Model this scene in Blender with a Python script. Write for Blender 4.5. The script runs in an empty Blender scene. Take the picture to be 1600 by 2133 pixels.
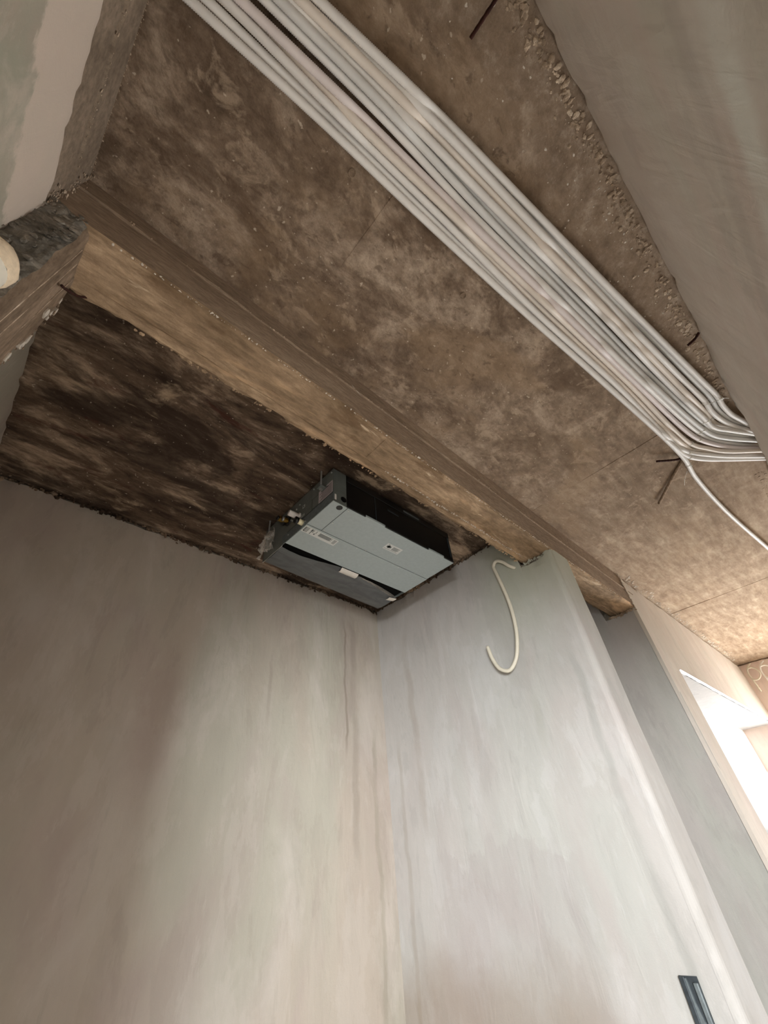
import bpy, bmesh, math, random
from mathutils import Vector, Matrix, noise

random.seed(7)
sc = bpy.context.scene
C = sc.collection

# ---------------------------------------------------------------- camera
cam_d = bpy.data.cameras.new('camera')
cam_d.sensor_fit = 'HORIZONTAL'
cam_d.sensor_width = 36.0
cam_d.lens = 865.34 / 1600.0 * 36.0
cam_d.clip_start = 0.01
cam = bpy.data.objects.new('camera', cam_d)
C.objects.link(cam)
cam.matrix_world = Matrix(((0.73248194, -0.40088053, -0.55024086, 0),
                           (-0.67631148, -0.52100541, -0.52072655, 0),
                           (-0.07792933, 0.75355701, -0.65274716, 0),
                           (0, 0, 0, 1)))
sc.camera = cam

# ---------------------------------------------------------------- sky, light, exposure
world = bpy.data.worlds.new('overcast_sky')
sc.world = world
world.use_nodes = True
bg = world.node_tree.nodes['Background']
wn, wl = world.node_tree.nodes, world.node_tree.links
wtc = wn.new('ShaderNodeTexCoord'); wsep = wn.new('ShaderNodeSeparateXYZ'); wramp = wn.new('ShaderNodeValToRGB')
wl.new(wtc.outputs['Generated'], wsep.inputs[0]); wl.new(wsep.outputs[2], wramp.inputs[0])
wramp.color_ramp.elements[0].position = 0.0; wramp.color_ramp.elements[0].color = (0.20, 0.20, 0.19, 1)   # ground below the horizon
wramp.color_ramp.elements[1].position = 0.03; wramp.color_ramp.elements[1].color = (0.92, 0.96, 1.0, 1)   # overcast sky
wl.new(wramp.outputs[0], bg.inputs[0])
bg.inputs[1].default_value = 1.6


def area(name, loc, target, sx, sy, power, col=(1, 1, 1)):
    d = bpy.data.lights.new(name, 'AREA')
    d.shape = 'RECTANGLE'
    d.size, d.size_y = sx, sy
    d.energy = power
    d.color = col
    o = bpy.data.objects.new(name, d)
    C.objects.link(o)
    o.location = loc
    o.rotation_euler = (Vector(target) - Vector(loc)).to_track_quat('-Z', 'Y').to_euler()
    return o


# daylight of the window in the room on the left, the window seen at the right, and fill light added at the far wall
area('daylight_left_window', (-2.42, -2.05, 0.2), (-0.4, -1.40, 0.05), 1.25, 1.4, 420, (0.95, 0.975, 1.0))
area('daylight_right_window', (4.75, 1.7, 0.85), (4.75, 0.0, -0.7), 3.0, 1.2, 34, (0.96, 0.98, 1.0))
area('fill_far_wall', (6.27, 0.12, -0.40), (0, 0.12, -0.40), 0.75, 1.6, 128, (0.96, 0.98, 1.0))
sc.view_settings.view_transform = 'Standard'
sc.view_settings.look = 'None'
sc.view_settings.gamma = 1.0
sc.view_settings.exposure = 0.12
sc.view_settings.use_curve_mapping = False
sc.cycles.max_bounces = 10
sc.cycles.diffuse_bounces = 7
sc.cycles.transparent_max_bounces = 12
sc.cycles.caustics_reflective = False
sc.cycles.caustics_refractive = False


# ---------------------------------------------------------------- helpers
def tag(o, label=None, cat=None, group=None, kind=None):
    if label: o['label'] = label
    if cat: o['category'] = cat
    if group: o['group'] = group
    if kind: o['kind'] = kind
    return o


def empty(name, loc, label, cat, group=None):
    o = bpy.data.objects.new(name, None)
    o.empty_display_size = 0.05
    C.objects.link(o)
    o.location = loc
    return tag(o, label, cat, group)


class MB:
    """collects vertices and faces; build() links them as one mesh object (coordinates as given)"""

    def __init__(s):
        s.v, s.f, s.m = [], [], []

    def quad(s, a, b, c, d, mi=0):
        n = len(s.v)
        s.v += [tuple(a), tuple(b), tuple(c), tuple(d)]
        s.f.append((n, n + 1, n + 2, n + 3)); s.m.append(mi)

    def poly(s, pts, mi=0):
        n = len(s.v)
        s.v += [tuple(p) for p in pts]
        s.f.append(tuple(range(n, n + len(pts)))); s.m.append(mi)

    def box(s, lo, hi, mi=0):
        x0, y0, z0 = lo; x1, y1, z1 = hi
        n = len(s.v)
        s.v += [(x0, y0, z0), (x1, y0, z0), (x1, y1, z0), (x0, y1, z0), (x0, y0, z1), (x1, y0, z1), (x1, y1, z1), (x0, y1, z1)]
        for f in ((0, 3, 2, 1), (4, 5, 6, 7), (0, 1, 5, 4), (1, 2, 6, 5), (2, 3, 7, 6), (3, 0, 4, 7)):
            s.f.append(tuple(n + i for i in f)); s.m.append(mi)

    def prism(s, pts, ax, a0, a1, mi=0):
        """pts: 2-D outline in the two axes other than ax, extruded along ax"""
        oth = [i for i in range(3) if i != ax]
        n = len(s.v); k = len(pts)
        for a in (a0, a1):
            for p in pts:
                q = [0, 0, 0]; q[ax] = a; q[oth[0]] = p[0]; q[oth[1]] = p[1]
                s.v.append(tuple(q))
        s.f.append(tuple(range(n, n + k))); s.m.append(mi)
        s.f.append(tuple(range(n + 2 * k - 1, n + k - 1, -1))); s.m.append(mi)
        for i in range(k):
            j = (i + 1) % k
            s.f.append((n + i, n + k + i, n + k + j, n + j)); s.m.append(mi)

    def grid(s, fn, nu, nv, mi=0):
        n = len(s.v)
        for j in range(nv + 1):
            for i in range(nu + 1):
                s.v.append(tuple(fn(i / nu, j / nv)))
        for j in range(nv):
            for i in range(nu):
                a = n + j * (nu + 1) + i
                s.f.append((a, a + 1, a + nu + 2, a + nu + 1)); s.m.append(mi)

    def tube(s, pts, r, seg=10, caps=True, radii=None, mi=0):
        pts = [Vector(p) for p in pts]
        n0 = len(s.v)
        t = (pts[1] - pts[0]).normalized()
        up = Vector((0, 0, 1)) if abs(t.z) < 0.9 else Vector((1, 0, 0))
        nrm = (up - t * up.dot(t)).normalized()
        cs = [(math.cos(2 * math.pi * k / seg), math.sin(2 * math.pi * k / seg)) for k in range(seg)]
        L = len(pts)
        for i, p in enumerate(pts):
            a = pts[max(i - 1, 0)]; b = pts[min(i + 1, L - 1)]
            t = (b - a).normalized()
            nrm = (nrm - t * nrm.dot(t)).normalized()
            bn = t.cross(nrm)
            rr = radii[i] if radii else r
            for c, d in cs:
                s.v.append(tuple(p + nrm * (c * rr) + bn * (d * rr)))
        for i in range(L - 1):
            for k in range(seg):
                a = n0 + i * seg + k; b = n0 + i * seg + (k + 1) % seg
                s.f.append((a, b, b + seg, a + seg)); s.m.append(mi)
        if caps:
            s.f.append(tuple(n0 + k for k in reversed(range(seg)))); s.m.append(mi)
            s.f.append(tuple(n0 + (L - 1) * seg + k for k in range(seg))); s.m.append(mi)

    def blob(s, c, rx, ry, rz, rough=0.25, seed=0.0, seg=8, rings=5, mi=0):
        n = len(s.v); c = Vector(c)
        for j in range(rings + 1):
            th = math.pi * j / rings
            for i in range(seg):
                ph = 2 * math.pi * i / seg
                d = Vector((math.sin(th) * math.cos(ph), math.sin(th) * math.sin(ph), math.cos(th)))
                k = 1 + rough * noise.noise(d * 1.7 + Vector((seed * 3.1, seed * 1.7, seed)))
                s.v.append((c.x + d.x * rx * k, c.y + d.y * ry * k, c.z + d.z * rz * k))
        for j in range(rings):
            for i in range(seg):
                a = n + j * seg + i; b = n + j * seg + (i + 1) % seg
                s.f.append((a, a + seg, b + seg, b)); s.m.append(mi)

    def build(s, name, mats, parent=None, smooth=False, origin=None, bevel=0.0, weld=False, rel=None):
        me = bpy.data.meshes.new(name)
        o0 = Vector(origin) if origin is not None else Vector((0, 0, 0))
        if rel is not None: o0 = Vector(rel)
        vv = [tuple(Vector(v) - o0) for v in s.v] if (origin is not None or rel is not None) else s.v
        me.from_pydata(vv, [], s.f)
        if not isinstance(mats, (list, tuple)): mats = [mats]
        for m in mats: me.materials.append(m)
        if any(s.m): me.polygons.foreach_set('material_index', s.m)
        if weld or bevel:
            bm = bmesh.new(); bm.from_mesh(me)
            if weld: bmesh.ops.remove_doubles(bm, verts=bm.verts, dist=1e-5)
            bmesh.ops.recalc_face_normals(bm, faces=bm.faces)
            if bevel:
                bmesh.ops.bevel(bm, geom=[e for e in bm.edges if e.is_manifold and e.calc_face_angle(0) > 0.6],
                                offset=bevel, segments=2, affect='EDGES', profile=0.5)
            bm.to_mesh(me); bm.free()
        if smooth: me.polygons.foreach_set('use_smooth', [True] * len(me.polygons))
        me.update()
        o = bpy.data.objects.new(name, me)
        C.objects.link(o)
        if parent is not None:
            o.parent = parent
        if origin is not None: o.location = o0
        return o


def nz(x, y=0.0, z=0.0, oct=3):
    return noise.fractal(Vector((x, y, z)), 1.0, 2.0, oct, noise_basis='PERLIN_ORIGINAL')


def spline(pts, step):
    """Catmull-Rom through the points, resampled at even steps"""
    P = [Vector(p) for p in pts]
    P = [P[0] * 2 - P[1]] + P + [P[-1] * 2 - P[-2]]
    dense = []
    for i in range(1, len(P) - 2):
        p0, p1, p2, p3 = P[i - 1:i + 3]
        t0 = 0.0
        t1 = t0 + max((p1 - p0).length, 1e-6) ** 0.5
        t2 = t1 + max((p2 - p1).length, 1e-6) ** 0.5
        t3 = t2 + max((p3 - p2).length, 1e-6) ** 0.5
        for k in range(24):
            t = t1 + (t2 - t1) * k / 24
            A1 = p0 * ((t1 - t) / (t1 - t0)) + p1 * ((t - t0) / (t1 - t0))
            A2 = p1 * ((t2 - t) / (t2 - t1)) + p2 * ((t - t1) / (t2 - t1))
            A3 = p2 * ((t3 - t) / (t3 - t2)) + p3 * ((t - t2) / (t3 - t2))
            B1 = A1 * ((t2 - t) / (t2 - t0)) + A2 * ((t - t0) / (t2 - t0))
            B2 = A2 * ((t3 - t) / (t3 - t1)) + A3 * ((t - t1) / (t3 - t1))
            dense.append(B1 * ((t2 - t) / (t2 - t1)) + B2 * ((t - t1) / (t2 - t1)))
    dense.append(P[-2])
    out = [dense[0]]; acc = 0.0
    for a, b in zip(dense, dense[1:]):
        L = (b - a).length
        while acc + L >= step:
            f = (step - acc) / L
            a = a.lerp(b, f); out.append(a); L = (b - a).length; acc = 0.0
        acc += L
    out.append(dense[-1])
    return out


# ---------------------------------------------------------------- materials
def lin(r, g, b):
    f = lambda c: (c / 255 / 12.92) if c / 255 <= 0.04045 else ((c / 255 + 0.055) / 1.055) ** 2.4
    return (f(r), f(g), f(b), 1)


class Mat:
    def __init__(s, name, rough=0.9, metal=0.0, spec=0.3):
        s.m = bpy.data.materials.new(name); s.m.use_nodes = True
        s.nt = s.m.node_tree; s.N = s.nt.nodes; s.L = s.nt.links
        s.b = s.N['Principled BSDF']
        s.b.inputs['Roughness'].default_value = rough
        s.b.inputs['Metallic'].default_value = metal
        s.b.inputs['Specular IOR Level'].default_value = spec
        s.tc = s.N.new('ShaderNodeTexCoord')

    def link(s, a, b): s.L.new(a, b)

    def coord(s, scale=(1, 1, 1), rot=(0, 0, 0), off=(0, 0, 0)):
        mp = s.N.new('ShaderNodeMapping')
        mp.inputs['Scale'].default_value = scale; mp.inputs['Rotation'].default_value = rot
        mp.inputs['Location'].default_value = off
        s.link(s.tc.outputs['Object'], mp.inputs['Vector'])
        return mp.outputs[0]

    def noise(s, scale, detail=6, rough=0.6, stretch=(1, 1, 1), rot=(0, 0, 0), off=(0, 0, 0), dist=0.0):
        n = s.N.new('ShaderNodeTexNoise')
        n.inputs['Scale'].default_value = scale; n.inputs['Detail'].default_value = detail
        n.inputs['Roughness'].default_value = rough; n.inputs['Distortion'].default_value = dist
        s.link(s.coord(stretch, rot, off), n.inputs['Vector'])
        return n.outputs['Fac']

    def ramp(s, fac, stops, interp='LINEAR'):
        r = s.N.new('ShaderNodeValToRGB'); r.color_ramp.interpolation = interp
        e = r.color_ramp.elements
        while len(e) > len(stops): e.remove(e[-1])
        while len(e) < len(stops): e.new(0.5)
        for k, (p, c) in enumerate(stops):
            e[k].position = p; e[k].color = c if len(c) == 4 else (*c, 1)
        s.link(fac, r.inputs[0]); return r.outputs[0]

    def rng(s, val, a, b, lo=0.0, hi=1.0, smooth=True):
        r = s.N.new('ShaderNodeMapRange')
        r.interpolation_type = 'SMOOTHSTEP' if smooth else 'LINEAR'
        for k, x in zip(('From Min', 'From Max', 'To Min', 'To Max'), (a, b, lo, hi)): r.inputs[k].default_value = x
        s.link(val, r.inputs['Value']); return r.outputs[0]

    def math(s, op, a, b=None):
        n = s.N.new('ShaderNodeMath'); n.operation = op
        for i, x in enumerate((a, b)):
            if x is None: continue
            if isinstance(x, (int, float)): n.inputs[i].default_value = x
            else: s.link(x, n.inputs[i])
        return n.outputs[0]

    def axis(s, k):
        n = s.N.new('ShaderNodeSeparateXYZ'); s.link(s.tc.outputs['Object'], n.inputs[0]); return n.outputs[k]

    def mix(s, fac, a, b, mode='MIX'):
        n = s.N.new('ShaderNodeMix'); n.data_type = 'RGBA'; n.blend_type = mode
        for inp, x in ((n.inputs[0], fac), (n.inputs[6], a), (n.inputs[7], b)):
            if isinstance(x, (int, float)): inp.default_value = x
            elif isinstance(x, tuple): inp.default_value = x
            else: s.link(x, inp)
        return n.outputs[2]

    def color(s, c):
        if isinstance(c, tuple): s.b.inputs['Base Color'].default_value = c
        else: s.link(c, s.b.inputs['Base Color'])

    def bump(s, parts, dist=0.002):
        h = None
        for f, w in parts:
            t = s.math('MULTIPLY', f, w)
            h = t if h is None else s.math('ADD', h, t)
        b = s.N.new('ShaderNodeBump'); b.inputs['Distance'].default_value = dist
        b.inputs['Strength'].default_value = 1.0
        s.link(h, b.inputs['Height']); s.link(b.outputs[0], s.b.inputs['Normal'])


def concrete(name, dark, mid, light, scale=5, stretch=(1, 1, 1), fine=40, bump=1.0, tint=None, specks=0.0, extra=None, off=(0, 0, 0)):
    m = Mat(name, 0.92, 0, 0.15)
    big = m.noise(scale * 0.3, 3, 0.5, off=(3, 1, 2))
    n1 = m.noise(scale, 9, 0.72, stretch, off=off, dist=0.4)
    v = m.math('ADD', m.math('MULTIPLY', n1, 0.75), m.math('MULTIPLY', big, 0.25))
    col = m.ramp(v, [(0.38, dark), (0.50, mid), (0.61, light)])
    n2 = m.noise(fine, 5, 0.7, stretch)
    col = m.mix(0.55, col, m.ramp(n2, [(0.33, (0.45, 0.43, 0.41, 1)), (0.67, (1.35, 1.35, 1.35, 1))]), 'MULTIPLY')
    if tint:
        for sc_, c, lo, hi, w, o in tint:
            col = m.mix(m.rng(m.noise(sc_, 6, 0.65, stretch, off=o, dist=0.5), lo, hi, 0, w), col, c)
    if specks:
        sp = m.rng(m.noise(75, 2, 0.4, off=(5, 5, 5)), 0.70, 0.76, 0, specks)
        col = m.mix(sp, col, lin(205, 190, 170))
    if extra: col = extra(m, col)
    m.color(col)
    m.bump([(n1, 0.6), (n2, 0.35), (m.noise(160, 3, 0.6), 0.25)], 0.004 * bump)
    return m.m


def plaster(name, base=(168, 160, 150), green=(156, 160, 146), pink=(162, 146, 138), pale=(186, 181, 174), stretch=(1, 1, 0.45), streaks=(), extra=None, off=(0, 0, 0), scale=1.0):
    """streaks: (axis, centre, half width, z low, z high, strength, colour)"""
    m = Mat(name, 0.85, 0, 0.2)
    n1 = m.noise(1.5 * scale, 5, 0.55, stretch, off=off, dist=0.6)
    n2 = m.noise(2.3 * scale, 5, 0.6, stretch, off=(off[0] + 7, off[1] + 3, off[2] + 1), dist=0.8)
    n3 = m.noise(3.0 * scale, 6, 0.62, stretch, off=(off[0] + 1, off[1] + 9, off[2] + 4), dist=0.5)
    n4 = m.noise(11, 5, 0.6, (1, 1, 0.3), off=off)
    col = m.mix(m.rng(n1, 0.44, 0.66, 0, 0.55), lin(*base), lin(*green))
    col = m.mix(m.rng(n2, 0.46, 0.68, 0, 0.5), col, lin(*pink))
    col = m.mix(m.rng(n3, 0.48, 0.68, 0, 0.5), col, lin(*pale))
    n5 = m.noise(4.5, 7, 0.68, (stretch[0], stretch[1], stretch[2] * 0.8), off=(off[0] + 4, off[1] + 2, off[2] + 6), dist=0.25)
    col = m.mix(m.rng(n5, 0.535, 0.575, 0, 0.22), col, lin(*pale))
    col = m.mix(m.rng(n5, 0.445, 0.405, 0, 0.22), col, lin(*[int(c * 0.86) for c in base]))
    n6 = m.noise(16, 5, 0.65, (1, 1, 0.16), off=(off[0], 3, 1))
    col = m.mix(m.rng(n6, 0.60, 0.70, 0, 0.18), col, lin(*[int(c * 0.80) for c in base]))
    col = m.mix(0.16, col, m.ramp(n4, [(0.3, (0.5, 0.5, 0.5, 1)), (0.7, (1, 1, 1, 1))]), 'MULTIPLY')
    z = m.axis(2)
    wob = m.noise(2.2, 4, 0.6, (0.15, 0.15, 1), off=off)
    wob2 = m.noise(9, 4, 0.7, (1, 1, 0.5), off=off)
    for ax, c, w, z0, z1, st, cc in streaks:
        d = m.math('ADD', m.axis(ax), m.math('ADD', m.math('MULTIPLY', wob, 0.10), m.math('MULTIPLY', wob2, w * 0.8)))
        d = m.math('ABSOLUTE', m.math('SUBTRACT', d, c + 0.05 + w * 0.4))
        k = m.rng(d, w * 0.25, w, 1, 0)
        k = m.math('MULTIPLY', k, m.rng(z, z0, z0 + 0.15, 0, 1))
        k = m.math('MULTIPLY', k, m.rng(z, z1 - 0.15, z1, 1, 0))
        k = m.math('MULTIPLY', k, m.rng(m.noise(4, 3, 0.6, (1, 1, 0.6)), 0.3, 0.55, 0.25 * st, st))
        col = m.mix(k, col, lin(*cc))
    if extra: col = extra(m, col)
    m.color(col)
    g = m.noise(230, 3, 0.6); tr = m.noise(14, 4, 0.55, (1, 1, 0.25), dist=1.0)
    m.bump([(g, 0.10), (tr, 0.8), (n3, 1.2)], 0.0035)
    return m.m


def plain(name, rgb, rough=0.6, metal=0.0, spec=0.4, var=0.12, scale=30, bump=0.0, stretch=(1, 1, 1)):
    m = Mat(name, rough, metal, spec)
    n = m.noise(scale, 5, 0.6, stretch)
    c = lin(*rgb)
    a = tuple(x * (1 - var) for x in c[:3]) + (1,); b = tuple(min(1, x * (1 + var)) for x in c[:3]) + (1,)
    m.color(m.ramp(n, [(0.3, a), (0.7, b)]))
    if bump: m.bump([(m.noise(scale * 4, 4, 0.6, stretch), 1.0)], bump)
    return m.m


def ceiling_extra(m, col):
    # grey mortar smeared along the near wall, paler towards the window room, its light painted in
    y = m.axis(1); x = m.axis(0)
    wob = m.noise(7, 6, 0.7, dist=0.6)
    k = m.rng(m.math('ADD', y, m.math('MULTIPLY', wob, 0.30)), -0.12, 0.03, 0.75, 0)
    grey = m.ramp(m.noise(26, 6, 0.75), [(0.32, lin(120, 102, 84)), (0.52, lin(146, 128, 110)), (0.68, lin(184, 168, 150))])
    col = m.mix(k, col, grey)
    k2 = m.rng(m.math('ADD', x, m.math('MULTIPLY', m.noise(3, 5, 0.6), 1.2)), 1.0, 4.2, 0, 0.6)
    pale = m.ramp(m.noise(9, 8, 0.7, (0.5, 2.2, 1)), [(0.35, lin(150, 128, 106)), (0.5, lin(176, 154, 130)), (0.66, lin(205, 186, 160))])
    col = m.mix(k2, col, pale)
    return col


M = {}
M['ceiling'] = concrete('ceiling_concrete', lin(96, 80, 65), lin(126, 108, 91), lin(170, 152, 133), 4.2, (1, 1.5, 1), 34, 1.0,
                        [(2.2, lin(88, 70, 54), 0.50, 0.62, 0.6, (2, 8, 1)), (9, lin(178, 158, 136), 0.55, 0.66, 0.6, (9, 2, 3)), (1.1, lin(142, 119, 94), 0.50, 0.62, 0.5, (4, 4, 4)), (22, lin(84, 68, 54), 0.56, 0.66, 0.5, (6, 1, 9))], 0.6, ceiling_extra)
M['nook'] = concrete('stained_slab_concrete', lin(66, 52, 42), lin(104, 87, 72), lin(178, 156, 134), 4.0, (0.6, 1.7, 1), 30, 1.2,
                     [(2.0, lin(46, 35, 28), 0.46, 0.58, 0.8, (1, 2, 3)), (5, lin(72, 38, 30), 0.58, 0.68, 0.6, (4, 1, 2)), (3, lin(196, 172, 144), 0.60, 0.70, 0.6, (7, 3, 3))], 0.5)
M['beam_side'] = concrete('beam_side_concrete', lin(138, 120, 102), lin(152, 133, 114), lin(168, 149, 129), 3, (0.6, 1, 2.5), 60, 0.5)
M['beam'] = concrete('beam_concrete', lin(120, 101, 79), lin(150, 127, 102), lin(196, 170, 140), 5, (0.45, 1.6, 1), 36, 1.0,
                     [(3.0, lin(204, 170, 134), 0.52, 0.62, 0.75, (2, 5, 1)), (7, lin(104, 82, 60), 0.56, 0.68, 0.6, (8, 1, 1)), (9, lin(214, 192, 164), 0.62, 0.70, 0.8, (3, 3, 9))])
M['edge_mortar'] = concrete('rough_edge_mortar', lin(140, 122, 102), lin(172, 152, 130), lin(212, 194, 172), 18, (1, 1, 1), 60, 1.5)
M['dark_mortar'] = concrete('dark_mortar', lin(92, 88, 80), lin(124, 118, 108), lin(166, 157, 144), 12, (1, 1, 1), 50, 2.0)
M['pier'] = concrete('pier_concrete', lin(104, 88, 72), lin(126, 108, 90), lin(150, 130, 110), 6, (1, 1.6, 0.5), 50, 0.8)
M['lintel'] = concrete('lintel_concrete', lin(116, 102, 87), lin(128, 113, 97), lin(142, 126, 109), 5, (1, 1, 1), 60, 0.5)
M['pale_plaster'] = plain('pale_plaster_crumbs', (206, 196, 182), 0.9, 0, 0.1, 0.15, 60, 0.001)


def left_extra(m, col):
    # pinkish rubbed patch and pale skim area
    x = m.axis(0); z = m.axis(2)
    d = m.math('ADD', m.math('POWER', m.math('DIVIDE', m.math('SUBTRACT', x, 0.60), 0.13), 2.0),
               m.math('POWER', m.math('DIVIDE', m.math('SUBTRACT', z, 0.55), 0.42), 2.0))
    d = m.math('ADD', d, m.math('MULTIPLY', m.noise(5, 5, 0.6), 1.6))
    return m.mix(m.rng(d, 0.7, 1.7, 0.32, 0), col, lin(160, 138, 134))


def right_extra(m, col):
    # jagged lower edge of the pale skim coat, and a brown tint lower down
    y = m.axis(1); z = m.axis(2)
    jag = m.math('ADD', m.math('MULTIPLY', m.noise(5, 6, 0.7, (1, 1, 0.15), dist=0.8), 0.50), m.math('MULTIPLY', m.noise(20, 3, 0.6), 0.06))
    zz = m.math('ADD', z, jag)
    k = m.math('MULTIPLY', m.rng(zz, 0.31, 0.33, 1, 0), m.math('MULTIPLY', m.rng(y, 0.95, 1.05, 0, 1), m.rng(y, 1.60, 1.72, 1, 0)))
    col = m.mix(m.math('MULTIPLY', k, 0.30), col, lin(158, 150, 147))
    k2 = m.math('MULTIPLY', m.rng(m.math('ADD', z, m.math('MULTIPLY', m.noise(3, 5, 0.6), 0.4)), -0.25, 0.0, 1, 0), m.rng(y, 0.8, 1.2, 0, 1))
    col = m.mix(m.math('MULTIPLY', k2, 0.5), col, lin(134, 116, 96))
    k3 = m.math('MULTIPLY', m.rng(z, 0.7, 1.2, 0, 1), m.rng(y, 0.85, 1.2, 1, 0))
    return m.mix(m.math('MULTIPLY', k3, 0.55), col, lin(176, 182, 160))


SD = (150, 140, 128)
M['plaster_left'] = plaster('plaster_left_wall', (182, 171, 158), (172, 172, 158), (172, 156, 150), (200, 192, 183), streaks=[
    (0, 1.665, 0.035, 0.0, 1.35, 0.5, SD), (0, 1.60, 0.012, 0.45, 1.30, 0.6, (134, 122, 110)), (0, 1.80, 0.02, -0.6, 0.7, 0.4, (146, 140, 124)),
    (0, 1.10, 0.015, 0.5, 1.0, 0.4, SD)], extra=left_extra)
M['plaster_right'] = plaster('plaster_right_wall', (182, 178, 173), (176, 178, 171), (175, 165, 161), (198, 197, 195), streaks=[
    (1, 1.735, 0.035, 0.05, 1.25, 0.45, (156, 146, 136)), (1, 0.745, 0.026, -0.6, 0.75, 0.5, (150, 150, 144)), (1, 0.99, 0.03, 0.30, 0.62, 0.5, (160, 158, 148)),
    (1, 1.06, 0.03, -0.30, 0.12, 0.5, (156, 150, 146)), (1, 1.88, 0.02, -0.7, 0.6, 0.4, (150, 142, 130))], extra=right_extra, off=(2, 4, 1))
M['plaster_niche'] = plaster('plaster_niche_wall', (178, 172, 166), (172, 175, 164), (174, 164, 160), (188, 184, 178), off=(5, 1, 2))
M['plaster_window'] = plaster('plaster_window_wall', (206, 196, 184), (200, 196, 182), (204, 188, 178), (216, 208, 198), off=(8, 2, 3))
M['plaster_near'] = plaster('plaster_near_wall', (204, 194, 182), (200, 198, 184), (200, 184, 174), (214, 206, 196), (0.6, 1, 1.5), off=(1, 6, 3), scale=1.4, streaks=[
    (2, 0.80, 0.05, -3, 3, 0.6, (220, 222, 212)), (2, 0.90, 0.035, -3, 3, 0.45, (178, 170, 160)), (2, 1.02, 0.04, -3, 3, 0.35, (206, 190, 180))])
def entrance_extra(m, col):
    # paler, pinkish plaster in a band below the lintel
    z = m.axis(2)
    zz = m.math('ADD', z, m.math('MULTIPLY', m.noise(9, 6, 0.65), 0.16))
    return m.mix(m.rng(zz, 1.055, 1.075, 0, 0.8), col, lin(198, 182, 168))


M['plaster_entrance'] = plaster('plaster_entrance_wall', (158, 152, 136), (146, 150, 132), (172, 152, 138), (196, 180, 166), (1, 1, 1), off=(3, 2, 8), scale=2.2, extra=entrance_extra)
M['plaster_far'] = plaster('plaster_far_wall', (226, 208, 196), (222, 210, 196), (222, 200, 190), (232, 220, 210), off=(3, 3, 3))
M['reveal'] = plaster('plaster_reveal', (176, 173, 171), (170, 170, 168), (170, 166, 167), (186, 184, 184), off=(6, 6, 6))
M['floor'] = concrete('floor_screed', lin(184, 180, 174), lin(200, 196, 190), lin(214, 210, 204), 3)
M['conduit'] = plain('conduit_white_pvc', (240, 237, 232), 0.5, 0, 0.4, 0.04, 12)
M['conduit_warm'] = plain('conduit_cream_pvc', (238, 228, 216), 0.5, 0, 0.4, 0.04, 12)
M['conduit_pink'] = plain('conduit_pinkish_pvc', (236, 226, 223), 0.5, 0, 0.4, 0.04, 12)
M['conduit_grey'] = plain('conduit_greyish_pvc', (226, 225, 221), 0.5, 0, 0.4, 0.04, 12)
M['cable'] = plain('cable_cream_pvc', (214, 208, 190), 0.5, 0, 0.4, 0.05, 20)
M['tie'] = plain('tie_white_nylon', (232, 230, 222), 0.4, 0, 0.5, 0.04, 40)
M['rebar'] = plain('rusty_steel', (58, 30, 22), 0.85, 0.2, 0.3, 0.45, 80, 0.001)
M['rebar_grey'] = plain('mortar_crusted_steel', (146, 126, 106), 0.9, 0, 0.2, 0.45, 70, 0.001)
M['pipe'] = plain('pipe_white_pvc', (238, 232, 216), 0.5, 0, 0.4, 0.05, 15)
M['plug'] = plain('plug_tan_plaster', (222, 202, 174), 0.9, 0, 0.1, 0.2, 40, 0.002)
M['galv'] = plain('galvanised_steel', (166, 176, 176), 0.55, 0.15, 0.5, 0.05, 60)
M['galv_dark'] = plain('casing_side_steel', (118, 124, 120), 0.42, 0.35, 0.5, 0.12, 22)
M['black'] = plain('black_coated_steel', (14, 14, 15), 0.35, 0.0, 0.5, 0.2, 30)
M['black_matt'] = plain('black_foam_lining', (12, 11, 10), 0.95, 0.0, 0.1, 0.2, 60)
M['brass'] = plain('brass', (176, 138, 62), 0.3, 0.9, 0.5, 0.15, 50)
M['white_plastic'] = plain('white_plastic', (226, 220, 214), 0.5, 0, 0.4, 0.04, 30)
M['cream_plastic'] = plain('cream_plastic', (222, 212, 176), 0.5, 0, 0.4, 0.04, 30)
M['paper'] = plain('label_paper', (206, 208, 204), 0.7, 0, 0.3, 0.03, 30)
M['paper_pink'] = plain('label_paper_greyish', (196, 184, 186), 0.7, 0, 0.3, 0.05, 30)
M['print'] = plain('label_print', (92, 96, 94), 0.8, 0, 0.2, 0.1, 60)
M['print_dark'] = plain('label_print_dark', (48, 50, 50), 0.8, 0, 0.2, 0.1, 60)
M['tape'] = plain('paper_tape', (214, 208, 198), 0.75, 0, 0.2, 0.05, 40)
M['steel'] = plain('zinc_steel', (196, 198, 196), 0.35, 0.7, 0.5, 0.08, 60)
M['box_steel'] = plain('box_dark_steel', (62, 68, 72), 0.5, 0.4, 0.5, 0.3, 60)
M['box_grey'] = plain('box_grey_steel', (112, 120, 122), 0.5, 0.3, 0.5, 0.2, 60)
M['frame'] = plain('window_frame_white', (236, 236, 236), 0.4, 0, 0.4, 0.02, 20)


def film_mat(name, col, alpha, rough=0.25, bd=0.004):
    m = Mat(name, rough, 0, 0.5)
    n = m.noise(14, 5, 0.6, (0.4, 1.4, 1), dist=1.0)
    m.color(m.ramp(n, [(0.3, tuple(c * 0.8 for c in lin(*col)[:3]) + (1,)), (0.7, lin(*col))]))
    m.link(m.rng(n, 0.3, 0.7, alpha - 0.08, alpha + 0.08), m.b.inputs['Alpha'])
    m.bump([(n, 1.0)], bd)
    return m.m


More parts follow.
